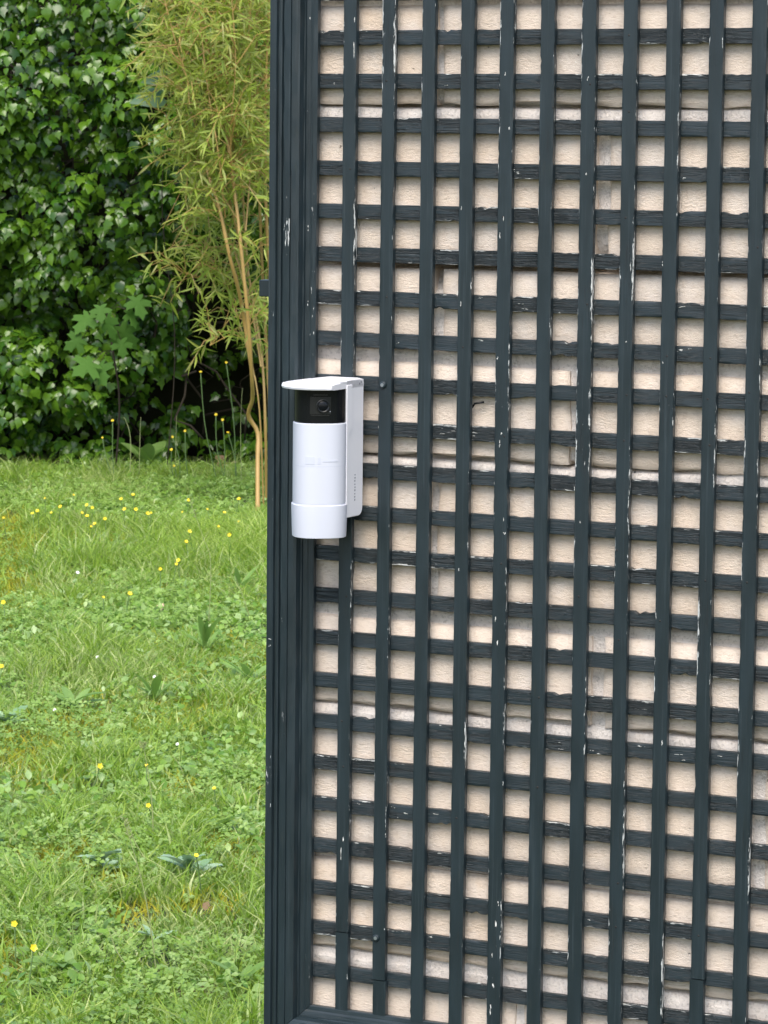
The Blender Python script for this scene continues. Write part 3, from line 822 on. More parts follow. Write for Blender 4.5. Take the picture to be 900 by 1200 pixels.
for i in range(150):
    a, z = random.uniform(-2.4, .2), random.uniform(.05, 2.2)
    p = Vector((a, IVY_B + random.uniform(.0, .6), z)); pts = [p]
    for k in range(6):
        p = p + Vector((random.gauss(0, .07), random.gauss(0, .03), random.uniform(-.02, .13))); pts.append(p)
    b.tube([q - ivy.location for q in pts], [random.uniform(.002, .006)] * 7, 5)
tag(b.build('stem', DARK_WOOD, ivy, True), kind='stuff')

# ------------------------------------------------------------------ maple sapling in the ivy
MAPLE = leaf_material('maple_green', [(0.070, 0.165, 0.026), (0.090, 0.200, 0.034), (0.060, 0.145, 0.024)], .7, .2, .3)
half_m = [(0, -.02), (.14, -.12), (.36, -.14), (.30, -.02), (.22, .06), (.42, .12), (.62, .22), (.52, .32), (.56, .46), (.38, .42), (.20, .40), (.22, .55), (.30, .72), (.15, .76)]
mv = [(0, .25, .03)] + [(x, y, -.10 * abs(x) ** 1.3 - .06 * max(0, y)) for x, y in half_m] + [(0, .98, -.12)] + [(-x, y, -.10 * abs(x) ** 1.3 - .06 * max(0, y)) for x, y in half_m[1:][::-1]]
mf = np.array([(0, i, i + 1 if i + 1 < len(mv) else 1) for i in range(1, len(mv))])
sap = empty('maple_sapling', at(135, 545, 15.0))
tag(sap, 'young maple seedling with broad lobed leaves growing through the ivy', 'sapling')
mm_ = np_mesh('leaf', np.array(mv), mf, MAPLE, True, {'tint': np.zeros(len(mv))})
st = [at(136, 545, 15.0), at(140, 470, 14.95), at(132, 410, 14.90), at(125, 365, 14.90)]
b = MB(); b.tube([Vector(p) - sap.location for p in spline(st, 14)], .004, 6); tag(b.build('stem', DARK_WOOD, sap, True))
tw = MB()
for (px, py, s, rot) in ((98, 377, 27, -.5), (128, 383, 26, .2), (148, 393, 30, .5), (118, 366, 20, .1), (163, 358, 26, .3), (100, 430, 30, -.8), (118, 437, 28, .5), (88, 402, 22, -1.0), (155, 372, 20, .7), (143, 407, 20, .2)):
    p = at(px, py, 14.72 + random.uniform(-.05, .05))
    q = mobj('leaf', mm_, sap)
    sc_ = s / F_PX * 14.8 * 1.15
    nn = np.array([[random.gauss(0, .45), -1, .55 + random.gauss(0, .35)]]); yy = np.array([[math.sin(rot), -.35, -math.cos(rot) * .9]])
    yy = yy - nn * (yy * nn).sum() / (nn * nn).sum()
    c = np.array([list(p - sap.location)]) - yy / np.linalg.norm(yy) * sc_ * .35
    q.matrix_local = Matrix(frames(c, yy, nn, [sc_])[0].tolist())
    tgt = Vector(st[3]) - sap.location if py < 420 else Vector(st[2]) - sap.location
    tw.tube([tgt, (tgt + Vector(c[0])) * .5 + Vector((0, 0, .02)), Vector(c[0])], .0015, 5)
tag(tw.build('leaf_stalk', DARK_WOOD, sap, True), kind='stuff')

# heart leaved climber between ivy and bamboo
BIND = leaf_material('climber_green', [(0.085, 0.17, 0.085), (0.10, 0.19, 0.10)], .45, .4, .25)
cl = empty('climbing_plant', at(196, 545, 14.7))
tag(cl, 'thin climber with two big bluish green leaves beside the bamboo', 'climber')
hv = np.array([(0, 0, 0), (0, .5, .04), (0, 1.1, -.1), (.3, -.18, -.03), (.5, .1, -.08), (.42, .45, -.06), (.2, .8, -.06), (-.3, -.18, -.03), (-.5, .1, -.08), (-.42, .45, -.06), (-.2, .8, -.06)])
hf = np.array([(0, 3, 4), (0, 4, 1), (4, 5, 1), (5, 6, 1), (6, 2, 1), (0, 8, 7), (0, 1, 8), (8, 1, 9), (9, 1, 10), (10, 1, 2)])
hm = np_mesh('leaf', hv, hf, BIND, True, {'tint': np.zeros(len(hv))})
b = MB(); cpts = [at(196, 545, 14.7), at(205, 400, 14.65), at(190, 250, 14.4), at(195, 120, 14.1), at(186, 70, 14.0), at(180, -40, 14.0)]
b.tube([Vector(p) - cl.location for p in spline(cpts, 24)], .0022, 5); b.build('stem', DARK_WOOD, cl, True)
for px, py, s, yv in ((182, 92, 30, (-.9, -.3, -.15)), (171, 115, 34, (-1, -.3, -.25)), (190, 66, 16, (-.6, -.4, -.5))):
    p = at(px, py, 13.75); nn = np.array([[.1, -.75, .75]]); yy = np.array([yv], float); yy -= nn * (yy * nn).sum() / (nn * nn).sum()
    sc_ = s / F_PX * 13.8
    c = np.array([list(p - cl.location)]) - yy / np.linalg.norm(yy) * sc_ * .5
    mobj('leaf', hm, cl).matrix_local = Matrix(frames(c, yy, nn, [sc_])[0].tolist())

# ------------------------------------------------------------------ bamboo
BLEAF = leaf_material('bamboo_leaf', [(0.28, 0.37, 0.050), (0.36, 0.44, 0.075), (0.44, 0.47, 0.11), (0.24, 0.34, 0.060), (0.48, 0.46, 0.18)], .45, .4, .42)
t = NT('bamboo_cane')
co = t.n('TexCoord').outputs['Object']
bc = t.mix(t.noise(co, 9, 4), (0.33, 0.20, 0.055, 1), (0.50, 0.33, 0.11, 1)); bc = t.mix(t.math('MULTIPLY', t.noise(co, 70, 3), .4), bc, (0.22, 0.15, 0.05, 1))
t.L(bc, t.b.inputs['Base Color']); t.b.inputs['Roughness'].default_value = .45
CANE = t.m
BB = 13.75
bam = empty('bamboo', gp(302, 600))
tag(bam, 'clump of yellow green bamboo with orange canes beside the post', 'bamboo')
canes = [
    ([(302, 600), (302, 540), (302, 507), (291, 487), (296, 467), (295, 440), (291, 378), (283, 296), (276, 233), (262, 140), (240, 40), (228, -60)], 2.8, -.25),
    ([(296, 440), (287, 380), (279, 337), (269, 300), (257, 244), (243, 200), (230, 150), (215, 95), (200, 40), (190, -20)], 2.4, -.20),
    ([(312, 598), (311, 500), (307, 420), (296, 350), (289, 300), (284, 200), (287, 100), (292, 0), (294, -60)], 1.7, .15),
    ([(318, 600), (316, 480), (308, 330), (303, 200), (300, 80), (305, -50)], 2.2, .35),
    ([(330, 600), (322, 420), (312, 250), (311, 120), (316, 0), (316, -50)], 2.2, .3),
    ([(309, 596), (303, 470), (287, 400), (262, 330), (236, 288), (213, 268)], 1.0, .05),
    ([(306, 430), (290, 340), (262, 262), (240, 215), (222, 190), (212, 160)], 1.1, .0),
    ([(283, 296), (262, 200), (245, 120), (225, 60), (210, -10)], 1.2, -.08),
    ([(285, 330), (268, 285), (243, 320), (228, 325), (212, 318)], .8, -.05),
    ([(291, 378), (272, 372), (255, 395), (246, 405)], .8, -.06),
    ([(276, 233), (272, 150), (262, 60), (255, -40)], 1.3, -.10),
    ([(340, 598), (345, 400), (352, 200), (350, 0), (345, -60)], 2.2, .4),
    ([(250, 190), (236, 140), (222, 100), (206, 50), (193, 0), (184, -40)], .9, -.32),
    ([(264, 255), (256, 180), (243, 100), (234, 20), (228, -40)], .9, -.30),
    ([(288, 270), (296, 150), (291, 60), (297, -40)], 1.0, -.27),
    ([(275, 240), (270, 160), (276, 70), (268, -40)], .8, -.30),
    ([(352, 598), (372, 420), (392, 220), (400, 20), (404, -60)], 2.2, .35),
]
bp, by, bn, bs = [], [], [], []
tws = MB()
for ci, (pl, r, db) in enumerate(canes):
    n = len(pl)
    pts = [at(x, y, BB + db + (0.12 * math.sin(ci * 2.3 + i * .7) if 0 < i else 0)) for i, (x, y) in enumerate(pl)]
    sp = spline(pts, 40)
    b = MB(); rr = [r / F_PX * BB * (1.0 - .45 * i / 39) * (1.18 if i % 5 == 0 else 1) for i in range(40)]
    b.tube([Vector(p) - bam.location for p in sp], rr, 8)
    autosmooth(b.build('cane', CANE, bam), 60)
    # twigs and leaves
    for i in range(4, 40):
        px, py = px_of(np.array([sp[i]])); py = py[0]; px = px[0]
        if py > 440: continue
        dens = 1.0 if py < 260 else (.75 if py < 360 else .45)
        if ci in (0, 1) and py > 215: dens *= .25
        elif db < -.26: dens *= .3
        elif py > 260: dens *= .42
        for k in range(rng.poisson((3.2 if py < 170 else 2.5) * dens)):
            L = rng.uniform(.08, .25)
            d = np.array([rng.normal(.0, .8), rng.normal(-.25, .6), rng.normal(.25, .5)]); d /= np.linalg.norm(d)
            s0 = np.array(sp[i]); tip = s0 + d * L + np.array([0, 0, -.10 * L]); mid = s0 + d * L * .5 + np.array([0, 0, .03])
            tws.tube([Vector(q) - bam.location for q in (s0, mid, tip)], [.0022, .0016, .0009], 4)
            for q in range(rng.integers(8, 15)):
                tt = rng.uniform(.25, 1.0); base = s0 * (1 - tt) ** 2 + 2 * mid * tt * (1 - tt) + tip * tt * tt
                yd = d * .5 + rng.normal(0, .75, 3) + np.array([0, 0, -.10])
                nn = rng.normal(0, .6, 3) + np.array([0, -.5, .7]); yd /= np.linalg.norm(yd); nn -= yd * (nn @ yd)
                bp.append(base); by.append(yd); bn.append(nn); bs.append(rng.uniform(.040, .085))
tag(tws.build('twig', CANE, bam), kind='stuff')
bp, by, bn, bs = map(np.array, (bp, by, bn, bs))
# leaf hidden region trim: leave the foot of the canes clear
bl_v = np.array([(0, 0, 0), (.058, .22, .02), (.066, .45, .02), (.04, .75, -.02), (0, 1.0, -.10), (-.04, .75, -.02), (-.066, .45, .02), (-.058, .22, .02), (0, .22, -.01), (0, .45, -.01), (0, .75, -.05)])
bl_f = np.array([(0, 1, 8), (0, 8, 7), (1, 2, 9), (1, 9, 8), (8, 9, 6), (8, 6, 7), (2, 3, 10), (2, 10, 9), (9, 10, 5), (9, 5, 6), (3, 4, 10), (10, 4, 5)])
bl_v2 = bl_v * np.array([.8, 1, 1]) + np.stack([.08 * bl_v[:, 1] ** 2, 0 * bl_v[:, 0], -.12 * bl_v[:, 1] ** 2], -1)
bm = frames(bp, by, bn, bs)
mx_, my_ = px_of(bp + by * bs[:, None] * .5)
inv = (mx_ > 150) & (mx_ < 314) & (my_ > 3) & (my_ < 470)
side = np.linalg.norm(np.cross(by, np.array([0, 1, 0])), axis=1)
sc_ = np.where(inv, bs * side * (1 - (bp[:, 1] - BB) * .8), -1)
leafset(bam, bl_v, bl_v2, bl_f, bm, rng.uniform(0, .99, len(bp)), 'leaf', BLEAF, np.argsort(-sc_)[:300])

# ------------------------------------------------------------------ lawn
def wedge(n, b0=5.0, b1=15.35, pad=.0, wide=None):
    """points on the lawn; denser where the photograph looks"""
    bb = np.sqrt(rng.uniform(b0 ** 2, b1 ** 2, n))
    lo, hi = (-530 - pad, -120 + pad) if wide is None else wide
    sp_ = (rng.uniform(lo, hi, n) + rng.normal(0, 45, n)) / F_PX
    return np.stack([sp_ * bb, bb], -1)
GRASS = leaf_material('grass_blade', [(0.18, 0.315, 0.034), (0.275, 0.415, 0.052), (0.39, 0.50, 0.09), (0.55, 0.60, 0.25), (0.12, 0.23, 0.028)], .33, .5, .38)
CLOV = leaf_material('clover_leaf', [(0.17, 0.30, 0.045), (0.24, 0.38, 0.07), (0.32, 0.46, 0.13), (0.17, 0.30, 0.05)], .4, .5, .30)
def blades(pts, h, wdt, leanv, name, mat):
    n = len(pts); az = rng.uniform(0, 2 * PI, n)
    dx, dy = np.cos(az), np.sin(az)
    le = leanv * h
    base = np.concatenate([pts, np.zeros((n, 1))], 1)
    face_ = rng.uniform(0, 2 * PI, n); sx, sy = np.cos(face_) * wdt, np.sin(face_) * wdt
    S = np.stack([sx, sy, 0 * sx], -1); D = np.stack([dx * le, dy * le, 0 * le], -1); Hh = np.stack([0 * h, 0 * h, h], -1)
    v = np.stack([base - S, base + S, base + Hh * .55 + D * .3 - S * .8, base + Hh * .55 + D * .3 + S * .8, base + Hh * .93 + D * 1.0], 1)
    k = np.arange(n)[:, None] * 5
    q = np.stack([k + 0, k + 1, k + 3, k + 0, k + 3, k + 2, k + 2, k + 3, k + 4], -1).reshape(-1, 3)
    ti = np.clip(fbm(pts[:, 0] * 2.1, pts[:, 1] * 1.4, 21) * .8 + rng.uniform(-.3, .4, n), 0, .97)
    return v.reshape(-1, 3), q, np.repeat(ti, 5)
def moss_spots(x, y):
    return sum(np.exp(-((x - a) / c) ** 2 - ((y - b_) / d) ** 2) for a, b_, c, d in ((245, 1072, 38, 14), (120, 1040, 34, 12), (60, 1015, 26, 14), (160, 1080, 30, 16), (215, 935, 26, 12), (8, 1130, 18, 20), (10, 640, 16, 40), (100, 1010, 25, 10), (255, 1000, 25, 10)))
def lawn_height(p):
    px, py = px_of(np.concatenate([p, np.zeros((len(p), 1))], 1))
    hmap = .020 + .05 * np.clip(fbm(p[:, 0] * 2.4, p[:, 1] * 1.6, 31) - .3, 0, 1) + .13 * np.clip(fbm(p[:, 0] * 7, p[:, 1] * 4.5, 37) - .52, 0, 1)
    band = np.exp(-((py - 660) / 34) ** 2) * (0.45 + .55 * fbm(p[:, 0] * 3, p[:, 1] * 3, 4))
    low = np.exp(-((py - 735) / 28) ** 2) * np.exp(-((px - 190) / 110) ** 2)
    edge_ = .045 * np.clip((p[:, 1] - 14.45) / .7, 0, 1) * fbm(p[:, 0] * 5, p[:, 1] * 5, 41)
    return hmap * (1 - .5 * low) + edge_ + band * .085 + .05 * np.exp(-((px - 40) / 45) ** 2 - ((py - 1075) / 35) ** 2)
sets = []
for n_, kw, kh in ((140000, {}, 1.0), (185000, dict(wide=(-1350, 800), b0=4.0), 1.0)):
    p = wedge(n_, **kw)
    qx, qy = px_of(np.concatenate([p, np.zeros((len(p), 1))], 1))
    moss = fbm(p[:, 0] * 1.9, p[:, 1] * 1.2, 61) + .9 * moss_spots(qx, qy)
    p = p[rng.random(len(p)) > np.clip((moss - .47) * 4.5, 0, .96)]
    tuft = fbm(p[:, 0] * 15, p[:, 1] * 10, 77, 2) * .6 + fbm(p[:, 0] * 5, p[:, 1] * 3, 78, 2) * .4
    p = p[rng.random(len(p)) < np.clip((tuft - .36) * 6, .12, 1)]
    p = p[~((p[:, 1] > 15.0) & (rng.random(len(p)) < .75))]
    h = lawn_height(p) * rng.uniform(.5, 1.6, len(p))
    if not kw:
        pl_ = p[rng.random(len(p)) < .035]
        sets.append(blades(pl_, rng.uniform(.06, .13, len(pl_)), rng.uniform(.0005, .0009, len(pl_)), rng.uniform(.1, .7, len(pl_)), 'grass', GRASS))
    sets.append(blades(p, h, rng.uniform(.0010, .0032, len(p)) * (1.35 if kw else 1), rng.uniform(.15, 1.5, len(p)), 'grass', GRASS))
vs, fs, ts, n0 = [], [], [], 0
for v, q, ti in sets:
    vs.append(v); fs.append(q + n0); ts.append(ti); n0 += len(v)
tag(mobj('grass', np_mesh('grass', np.concatenate(vs), np.concatenate(fs), GRASS, False, {'tint': np.concatenate(ts)})), 'unmown green grass of the lawn left of the trellis', 'grass', None, 'stuff')
# clover and small broad leaves lying among the grass
cvv, cff = [], []
for k in range(3):
    a = 2 * PI * k / 3 + .3; ca_, sa_ = math.cos(a), math.sin(a); i0 = len(cvv)
    for u_, w_, z_ in ((0, 0, 0), (.55, .34, .10), (.90, .10, .02), (.86, -.14, .02), (.50, -.33, .10)): cvv.append((ca_ * u_ - sa_ * w_, sa_ * u_ + ca_ * w_, z_))
    cff += [(i0, i0 + 2, i0 + 1), (i0, i0 + 3, i0 + 2), (i0, i0 + 4, i0 + 3)]
cvv, cff = np.array(cvv), np.array(cff)[:, ::-1]
pc = np.concatenate([wedge(34000), wedge(64000, wide=(-1350, 800), b0=4.0)])
pxc, pyc = px_of(np.concatenate([pc, np.zeros((len(pc), 1))], 1))
cm = fbm(pc[:, 0] * 2.6, pc[:, 1] * 1.5, 71) + .35 * np.exp(-((pyc - 735) / 38) ** 2 - ((pxc - 190) / 130) ** 2) + .12 * np.exp(-((pyc - 585) / 40) ** 2)
kp = cm > .44 + rng.uniform(-.1, .12, len(pc)); pc, cm = pc[kp], cm[kp]
zc_ = np.concatenate([pc, (rng.uniform(.006, .036, len(pc)) * (1 + .6 * (cm > .6)))[:, None]], 1)
nn = rng.normal(0, .38, (len(pc), 3)) + np.array([0, -.15, 1]); yy = rng.normal(0, 1, (len(pc), 3)); yy[:, 2] *= .2
yy -= nn * (yy * nn).sum(1, keepdims=True) / (nn * nn).sum(1, keepdims=True)
sc = rng.uniform(.007, .016, len(pc))
v, q = instanced(cvv, cff, frames(zc_, yy, nn / np.linalg.norm(nn, axis=1, keepdims=True), sc))
tag(mobj('clover', np_mesh('clover', v, q, CLOV, True, {'tint': np.repeat(rng.uniform(0, .97, len(pc)), len(cvv))})), 'small round leaved clover spread through the lawn', 'clover', None, 'stuff')
# low oval leaved weeds mixed through the turf
ovv = np.array([(0, 0, 0), (.26, .30, .05), (.30, .60, .03), (0, 1.0, -.10), (-.30, .60, .03), (-.26, .30, .05), (0, .32, -.02), (0, .62, -.02)])
ovf = np.array([(0, 1, 6), (1, 2, 7), (1, 7, 6), (2, 3, 7), (0, 6, 5), (6, 7, 4), (6, 4, 5), (7, 3, 4)])
po = np.concatenate([wedge(26000), wedge(50000, wide=(-1350, 800), b0=4.0)])
pxo, pyo = px_of(np.concatenate([po, np.zeros((len(po), 1))], 1))
om = fbm(po[:, 0] * 3.4, po[:, 1] * 2.2, 91) + .30 * np.exp(-((pyo - 735) / 42) ** 2 - ((pxo - 190) / 140) ** 2) - .5 * moss_spots(pxo, pyo)
kp = om > .49 + rng.uniform(-.08, .12, len(po)); po = po[kp]
zo = np.concatenate([po, rng.uniform(.006, .040, len(po))[:, None]], 1)
yy = rng.normal(0, 1, (len(po), 3)); yy[:, 2] = rng.uniform(-.1, .9, len(po)); nn = rng.normal(0, .4, (len(po), 3)) + np.array([0, -.2, 1])
nn -= yy * (yy * nn).sum(1, keepdims=True) / (yy * yy).sum(1, keepdims=True)
v, q = instanced(ovv, ovf, frames(zo, yy, nn / np.linalg.norm(nn, axis=1, keepdims=True), rng.uniform(.012, .030, len(po))))
OVAL = leaf_material('turf_weed', [(0.10, 0.22, 0.030), (0.20, 0.36, 0.045), (0.30, 0.45, 0.09), (0.36, 0.50, 0.20), (0.13, 0.26, 0.035)], .32, .5, .3)
tag(mobj('lawn_weeds', np_mesh('lawn_weeds', v, q, OVAL, True, {'tint': np.repeat(rng.uniform(0, .97, len(po)), len(ovv))})), 'low oval leaved weeds mixed through the lawn', 'weeds', None, 'stuff')
# moss tufts
MOSS = leaf_material('moss', [(0.30, 0.33, 0.035), (0.40, 0.37, 0.04), (0.46, 0.39, 0.05), (0.30, 0.36, 0.04)], .9, .1, .2)
pm = np.concatenate([wedge(42000, b0=5.0, b1=13.5), wedge(30000, wide=(-1350, 800), b0=4.0, b1=14)])
pxm, pym = px_of(np.concatenate([pm, np.zeros((len(pm), 1))], 1))
mo = fbm(pm[:, 0] * 1.9, pm[:, 1] * 1.2, 61)
spot = moss_spots(pxm, pym)
kp = (mo + spot * .8) > .50 + rng.uniform(-.06, .08, len(pm)); pm = pm[kp]
v, q, ti = blades(pm, rng.uniform(.018, .046, len(pm)), rng.uniform(.001, .0026, len(pm)), rng.uniform(.2, 1.6, len(pm)), 'moss', MOSS)
tag(mobj('moss', np_mesh('moss', v, q, MOSS, False, {'tint': ti})), 'yellow ochre moss patches low in the lawn', 'moss', None, 'stuff')

# ------------------------------------------------------------------ flowers, weeds, stalks
YEL = simple('yellow_petals', (0.80, 0.60, 0.02), .5).m
STEMG = simple('green_stem', (0.10, 0.17, 0.05), .6).m
WHT = simple('white_petals', (0.82, 0.82, 0.78), .6).m
def flower_mesh(name, m, r, petals=5, cup=.5):
    v, f = [], []
    for k in range(petals):
        a = 2 * PI * k / petals; w = PI / petals * .95
        i = len(v)
        v += [(0, 0, 0), (r*.75*math.cos(a-w), r*.75*math.sin(a-w), r*cup*.7), (r*math.cos(a), r*math.sin(a), r*cup), (r*.75*math.cos(a+w), r*.75*math.sin(a+w), r*cup*.7)]
        f += [[i, i+1, i+2], [i, i+2, i+3]]
    i = len(v); n = 6; c = r * .3
    v += [(c*math.cos(2*PI*k/n), c*math.sin(2*PI*k/n), r*.22) for k in range(n)] + [(0, 0, r*.42)]
    f += [[i+k, i+(k+1) % n, i+n] for k in range(n)]
    return np_mesh(name, np.array(v), f, m)
BUT = flower_mesh('flower_head', YEL, .0105)
DAN = flower_mesh('flower_head', YEL, .0125, 9, .35)
DAI = flower_mesh('flower_head', WHT, .008, 8, .3)
def flower(name, px, py, h, mesh, label, cat, group=None, foot=None, b=None, bend=.0, scale=1.0):
    if b is None:                                    # head h above the ground, at the pixel
        p = gp(px, py, h); base = Vector((p.x + random.uniform(-.02, .02), p.y + random.uniform(-.02, .02), 0))
    else:
        p = at(px, py, b); base = at(foot[0], foot[1], b) if foot else Vector((p.x, b, 0)); base.z = 0
    r = empty(name, base); tag(r, label, cat, group)
    m_ = MB(); tip = p - base
    m_.tube(spline([(0, 0, 0), tip * .5 + Vector((bend, 0, .02 * h)), tip], 8), .0014 if b is None else .0022, 5); m_.build('stem', STEMG, r, True)
    o = mobj('flower_head', mesh, r); o.location = tip
    o.rotation_euler = (random.uniform(.5, 1.15), random.uniform(-.4, .4), random.uniform(-.5, .5)); s = scale * random.uniform(.55, 1.0); o.scale = (s, s, s)
    return r
but = [(53,584),(71,594),(38,602),(44,599),(60,601),(96,601),(102,592),(108,595),(102,605),(107,617),(111,614),(123,608),(142,585),(146,597),(156,580),(159,597),(173,602),(177,601),(214,600),(221,586),(263,601),(256,617),(280,611),(269,627),(222,623),(218,635),(207,661),(188,667),(209,657),(86,580),(280,585),(4,607),(243,597)]
for x, y in but:
    flower('buttercup', x, y, random.uniform(.08, .13), BUT, 'small yellow buttercup in the far part of the lawn', 'flower', 'buttercups dotted in the far lawn', scale=.8)
for x, y, lab in ((121, 700, 'yellow buttercup alone above the low clover patch'), (152, 696, 'dull yellow buttercup right of the one over clover patch'), (4, 706, 'yellow buttercup at left picture edge level with clover patch'), (2, 781, 'yellow buttercup at left picture edge below the clover patch'),
                  (117, 898, 'pale yellow buttercup at left of two in the mid lawn'), (172, 897, 'tiny yellow buttercup on right of two in the mid lawn'), (251, 924, 'yellow buttercup near the post in the mid lawn'), (230, 1003, 'yellow buttercup over the bluish broad leaves'),
                  (39, 1111, 'bright yellow buttercup largest and nearest at bottom left'), (17, 1083, 'faint yellow buttercup above left of the brightest near one'), (174, 944, 'small yellow buttercup low between the two tall stalks')):
    flower('buttercup', x, y, random.uniform(.07, .11), BUT, lab, 'flower', 'single buttercups in the near lawn', scale=1.15 if y == 1111 else .8)
for x, y in ((91, 671), (114, 770), (181, 793), (64, 832), (208, 872)):
    flower('daisy', x, y, .05, DAI, 'tiny white daisy in the lawn', 'flower', 'white daisies in the lawn', scale=.8)
tall = [((235, 436), (256, 548), 'yellow flower on tall leaning stem left of bamboo foot'), ((265, 425), (276, 545), 'tallest yellow flower on thin stem against the dark ivy'), ((253, 486), (266, 548), 'yellow flower midway up beside the leaning tall stem'),
        ((261, 492), (262, 550), 'open yellow flower just right of its twin by bamboo'), ((267, 507), (278, 552), 'lowest yellow flower of the bunch by the bamboo foot'), ((132, 493), (134, 545), 'orange yellow flower upright in front of low ivy'),
        ((120, 513), (138, 540), 'yellow flower on short slanted stem under the maple seedling'), ((202, 512), (210, 556), 'faded bud flower at top left of middle bunch'), ((201, 527), (206, 558), 'yellow flower below the faded bud in middle bunch'),
        ((217, 505), (222, 556), 'faded flower at top right of middle bunch'), ((204, 546), (208, 562), 'small yellow flower lowest in the middle bunch')]
for (h_, f_, lab) in tall:
    flower('hawkbit', h_[0], h_[1], .2, DAN, lab, 'flower', 'tall yellow flowers along the ivy', foot=f_, b=14.75, bend=random.uniform(-.02, .02), scale=.65)
# bare stalks and grass stalks
STRAW = simple('pale_stalk', (0.26, 0.30, 0.12), .6).m
def stalk(pts_px, b, rad, label, group, seeds=False):
    pts = [at(x, y, b) for x, y in pts_px]
    base = Vector((pts[0].x, pts[0].y, 0)); pts[0] = base.copy()
    r = empty('grass_stalk', base); tag(r, label, 'grass stalk', group)
    m_ = MB(); sp = [Vector(p) - base for p in spline(pts, 12)]
    m_.tube(sp, [rad * (1 - .6 * i / 11) for i in range(12)], 5); m_.build('stem', STRAW, r, True)
    if seeds:
        m_ = MB()
        for k in range(14):
            p = sp[11].lerp(sp[9], k / 14); d = Vector((random.gauss(0, 1), random.gauss(0, 1), .8)).normalized() * .006
            m_.tube([p, p + d, p + d * 1.8], [.0004, .0014, .0002], 4)
        m_.build('seed_head', STRAW, r)
stalk([(152, 547), (153, 515), (147, 492), (144, 490)], 14.8, .0022, 'bare bent stalk in front of the ivy', 'stalks along the ivy')
stalk([(163, 543), (164, 515), (165, 489)], 14.8, .0018, 'bare straight stalk in front of the ivy', 'stalks along the ivy')
stalk([(206, 552), (206, 520), (207, 487)], 14.8, .0018, 'bare stalk standing in the middle bunch of flowers', 'stalks along the ivy')
stalk([(283, 560), (282, 500), (284, 455)], 14.6, .0018, 'bare stalk close to the bamboo foot', 'stalks along the ivy')
def gb(y): return gp(200, y).y
for pl, lab in (([(244, 740), (247, 660), (238, 630), (222, 585)], 'long curved grass stalk rising from tall grass band'), ([(185, 1150), (172, 1060), (160, 1010), (145, 960)], 'long pale grass stalk leaning left in near lawn'),
                ([(180, 1000), (178, 940), (171, 890), (167, 870)], 'thin upright grass stalk in the mid lawn'), ([(182, 1026), (160, 990), (148, 960)], 'short grass stalk crossing the long pale one'),
                ([(172, 1158), (140, 1120), (127, 1088)], 'dark thin grass stalk leaning left near picture bottom'), ([(295, 730), (285, 700), (275, 675)], 'pale stalk bent over near the post'),
                ([(78, 695), (86, 675), (90, 668)], 'short pale stalk in the tall grass band'), ([(218, 920), (212, 900), (202, 885)], 'dry straw stalk in upper mid lawn'), ([(106, 980), (135, 960), (150, 952)], 'straw stalk lying across the mid lawn'),
                ([(40, 830), (48, 800), (60, 770)], 'pale stalk among grass at left of mid lawn')):
    stalk(pl, gb(pl[0][1]), .0016, lab, 'grass stalks in the lawn', seeds=(pl[0][1] in (1150, 740, 1000)))
# broad leaved weeds: rosettes with separate leaves
def strap_leaf(wd, curl, wav, nseg=12):
    v = []
    for i in range(nseg + 1):
        t_ = i / nseg; w = wd * math.sin(PI * min(1, t_ * .9 + .08)) ** .8 * (1 + wav * 2.6 * math.sin(t_ * 33))
        z = curl * (t_ - t_ * t_ * .9)
        v += [(-w, t_, z + w * .35), (0, t_, z), (w, t_, z + w * .35)]
    f = []
    for i in range(nseg):
        for k in (0, 1):
            a = i * 3 + k; f += [[a, a + 1, a + 4, a + 3]]
    return np.array(v), np.array(f)
BLUE = leaf_material('glaucous_leaf', [(0.24, 0.38, 0.21), (0.34, 0.46, 0.31), (0.18, 0.31, 0.15)], .5, .4, .15)
MID = leaf_material('dock_leaf', [(0.17, 0.30, 0.06), (0.23, 0.37, 0.10), (0.14, 0.26, 0.06)], .45, .45, .3)
weeds = [(222, 1040, 13, .10, .19, BLUE, .08, .55, 'bluish broad leaved weed with largest leaves beside ochre moss', 'thistle'), (122, 1030, 11, .09, .16, BLUE, .10, .35, 'bluish weed of narrower leaves left of the larger bluish one', 'thistle'),
         (180, 830, 6, .13, .12, MID, .02, 1.0, 'dock weed with one upright pale leaf in the mid lawn', 'weed'), (86, 838, 7, .12, .13, MID, .03, .5, 'grey green weed rosette at left of the mid lawn', 'weed'),
         (240, 772, 9, .15, .09, MID, .02, 1.2, 'tall narrow leaved weed near the post', 'weed'), (292, 808, 7, .13, .10, MID, .03, .9, 'weed rosette touching the post edge', 'weed'), (215, 822, 6, .11, .13, MID, .05, .4, 'flat weed rosette between dock weed and the post', 'weed'),
         (8, 858, 5, .13, .16, BLUE, .12, .5, 'bluish serrated leaf weed at left picture edge', 'thistle'), (180, 1112, 3, .07, .16, BLUE, .05, .8, 'small bluish weed near picture bottom', 'thistle'), (280, 1165, 6, .11, .15, MID, .03, .6, 'grey green weed near the bottom of the post', 'weed'),
         (172, 553, 6, .20, .26, MID, .0, 1.6, 'upright broad leaved weed at the foot of the ivy', 'weed'), (70, 1150, 7, .09, .16, MID, .06, .4, 'dark weed rosette at bottom left', 'weed'), (262, 985, 7, .09, .2, MID, .04, .4, 'flat broad leaved weed near post above the bluish one', 'weed'),
         (205, 975, 6, .08, .2, MID, .04, .35, 'flat weed rosette just above the bluish broad leaves', 'weed'), (30, 745, 7, .11, .14, MID, .05, .6, 'dark weed rosette at left of the clover patch', 'weed'), (280, 700, 6, .14, .08, MID, .02, 1.1, 'narrow leaved weed in tall grass beside the post', 'weed')]
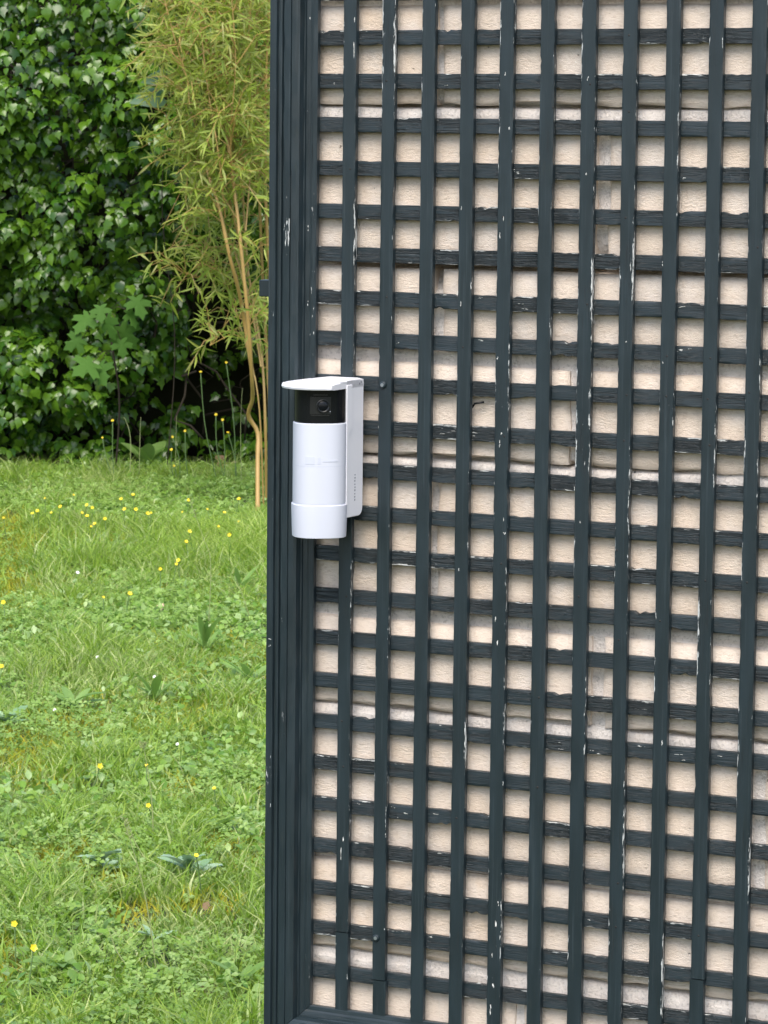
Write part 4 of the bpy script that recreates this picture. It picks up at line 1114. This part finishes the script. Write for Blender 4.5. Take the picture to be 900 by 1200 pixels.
for (px, py, n, ln_, wd, m, wav, rise, lab, cat) in weeds:
    base = gp(px, py); r = empty('weed' if cat == 'weed' else 'thistle', base); tag(r, lab, cat, 'broad leaved weeds in the lawn')
    tv, tf = strap_leaf(wd, .25, wav); me = np_mesh('leaf', tv, tf, m, True, {'tint': np.zeros(len(tv))})
    for k in range(n):
        az = 2 * PI * k / n + random.uniform(-.4, .4); rz = rise * random.uniform(.4, 1.2)
        d = np.array([[math.cos(az), math.sin(az), rz]]); nn = np.array([[-.3 * math.cos(az) * rz, -.3 * math.sin(az) * rz - .15, 1.]]); nn -= d * (nn * d).sum() / (d * d).sum()
        mobj('leaf', me, r).matrix_local = Matrix(frames(np.array([[0, 0, .014 + .003 * k]]), d, nn / np.linalg.norm(nn), [ln_ * .74 * random.uniform(.6, 1.2)])[0].tolist())
# fallen leaves
BRN = simple('dry_leaf', (0.20, 0.13, 0.07), .8).m; PNK = simple('pale_dry_leaf', (0.50, 0.34, 0.25), .8).m
dl = np_mesh('dead_leaf', np.array([(0,0,0),(.35,.2,.1),(.4,.6,.16),(0,1,.05),(-.4,.6,.2),(-.35,.2,.12),(0,.5,0)]), [[0,1,6],[1,2,6],[2,3,6],[3,4,6],[4,5,6],[5,0,6]], BRN)
dl2 = dl.copy(); dl2.materials.clear(); dl2.materials.append(PNK)
for px, py, s, m, lab in ((46, 545, .045, dl2, 'pale pink dry leaf at the foot of the ivy'), (262, 547, .06, dl, 'brown dry leaf left of bamboo foot, upper one'), (255, 556, .06, dl, 'brown dry leaf left of bamboo foot, lower one'), (272, 553, .05, dl2, 'pale dry leaf beside the bamboo foot'), (186, 728, .035, dl2, 'dry leaf standing in clover patch'), (240, 1085, .02, dl, 'brown dry leaf below ochre moss near post')):
    p = gp(px, py); o = mobj('fallen_leaf', m); o.location = (p.x, p.y, .03 if py > 600 else .02); o.scale = (s, s, s); o.rotation_euler = (random.uniform(.2, 1.1), random.uniform(-.4, .4), random.uniform(-1, 1)); tag(o, lab, 'leaf', 'fallen leaves')
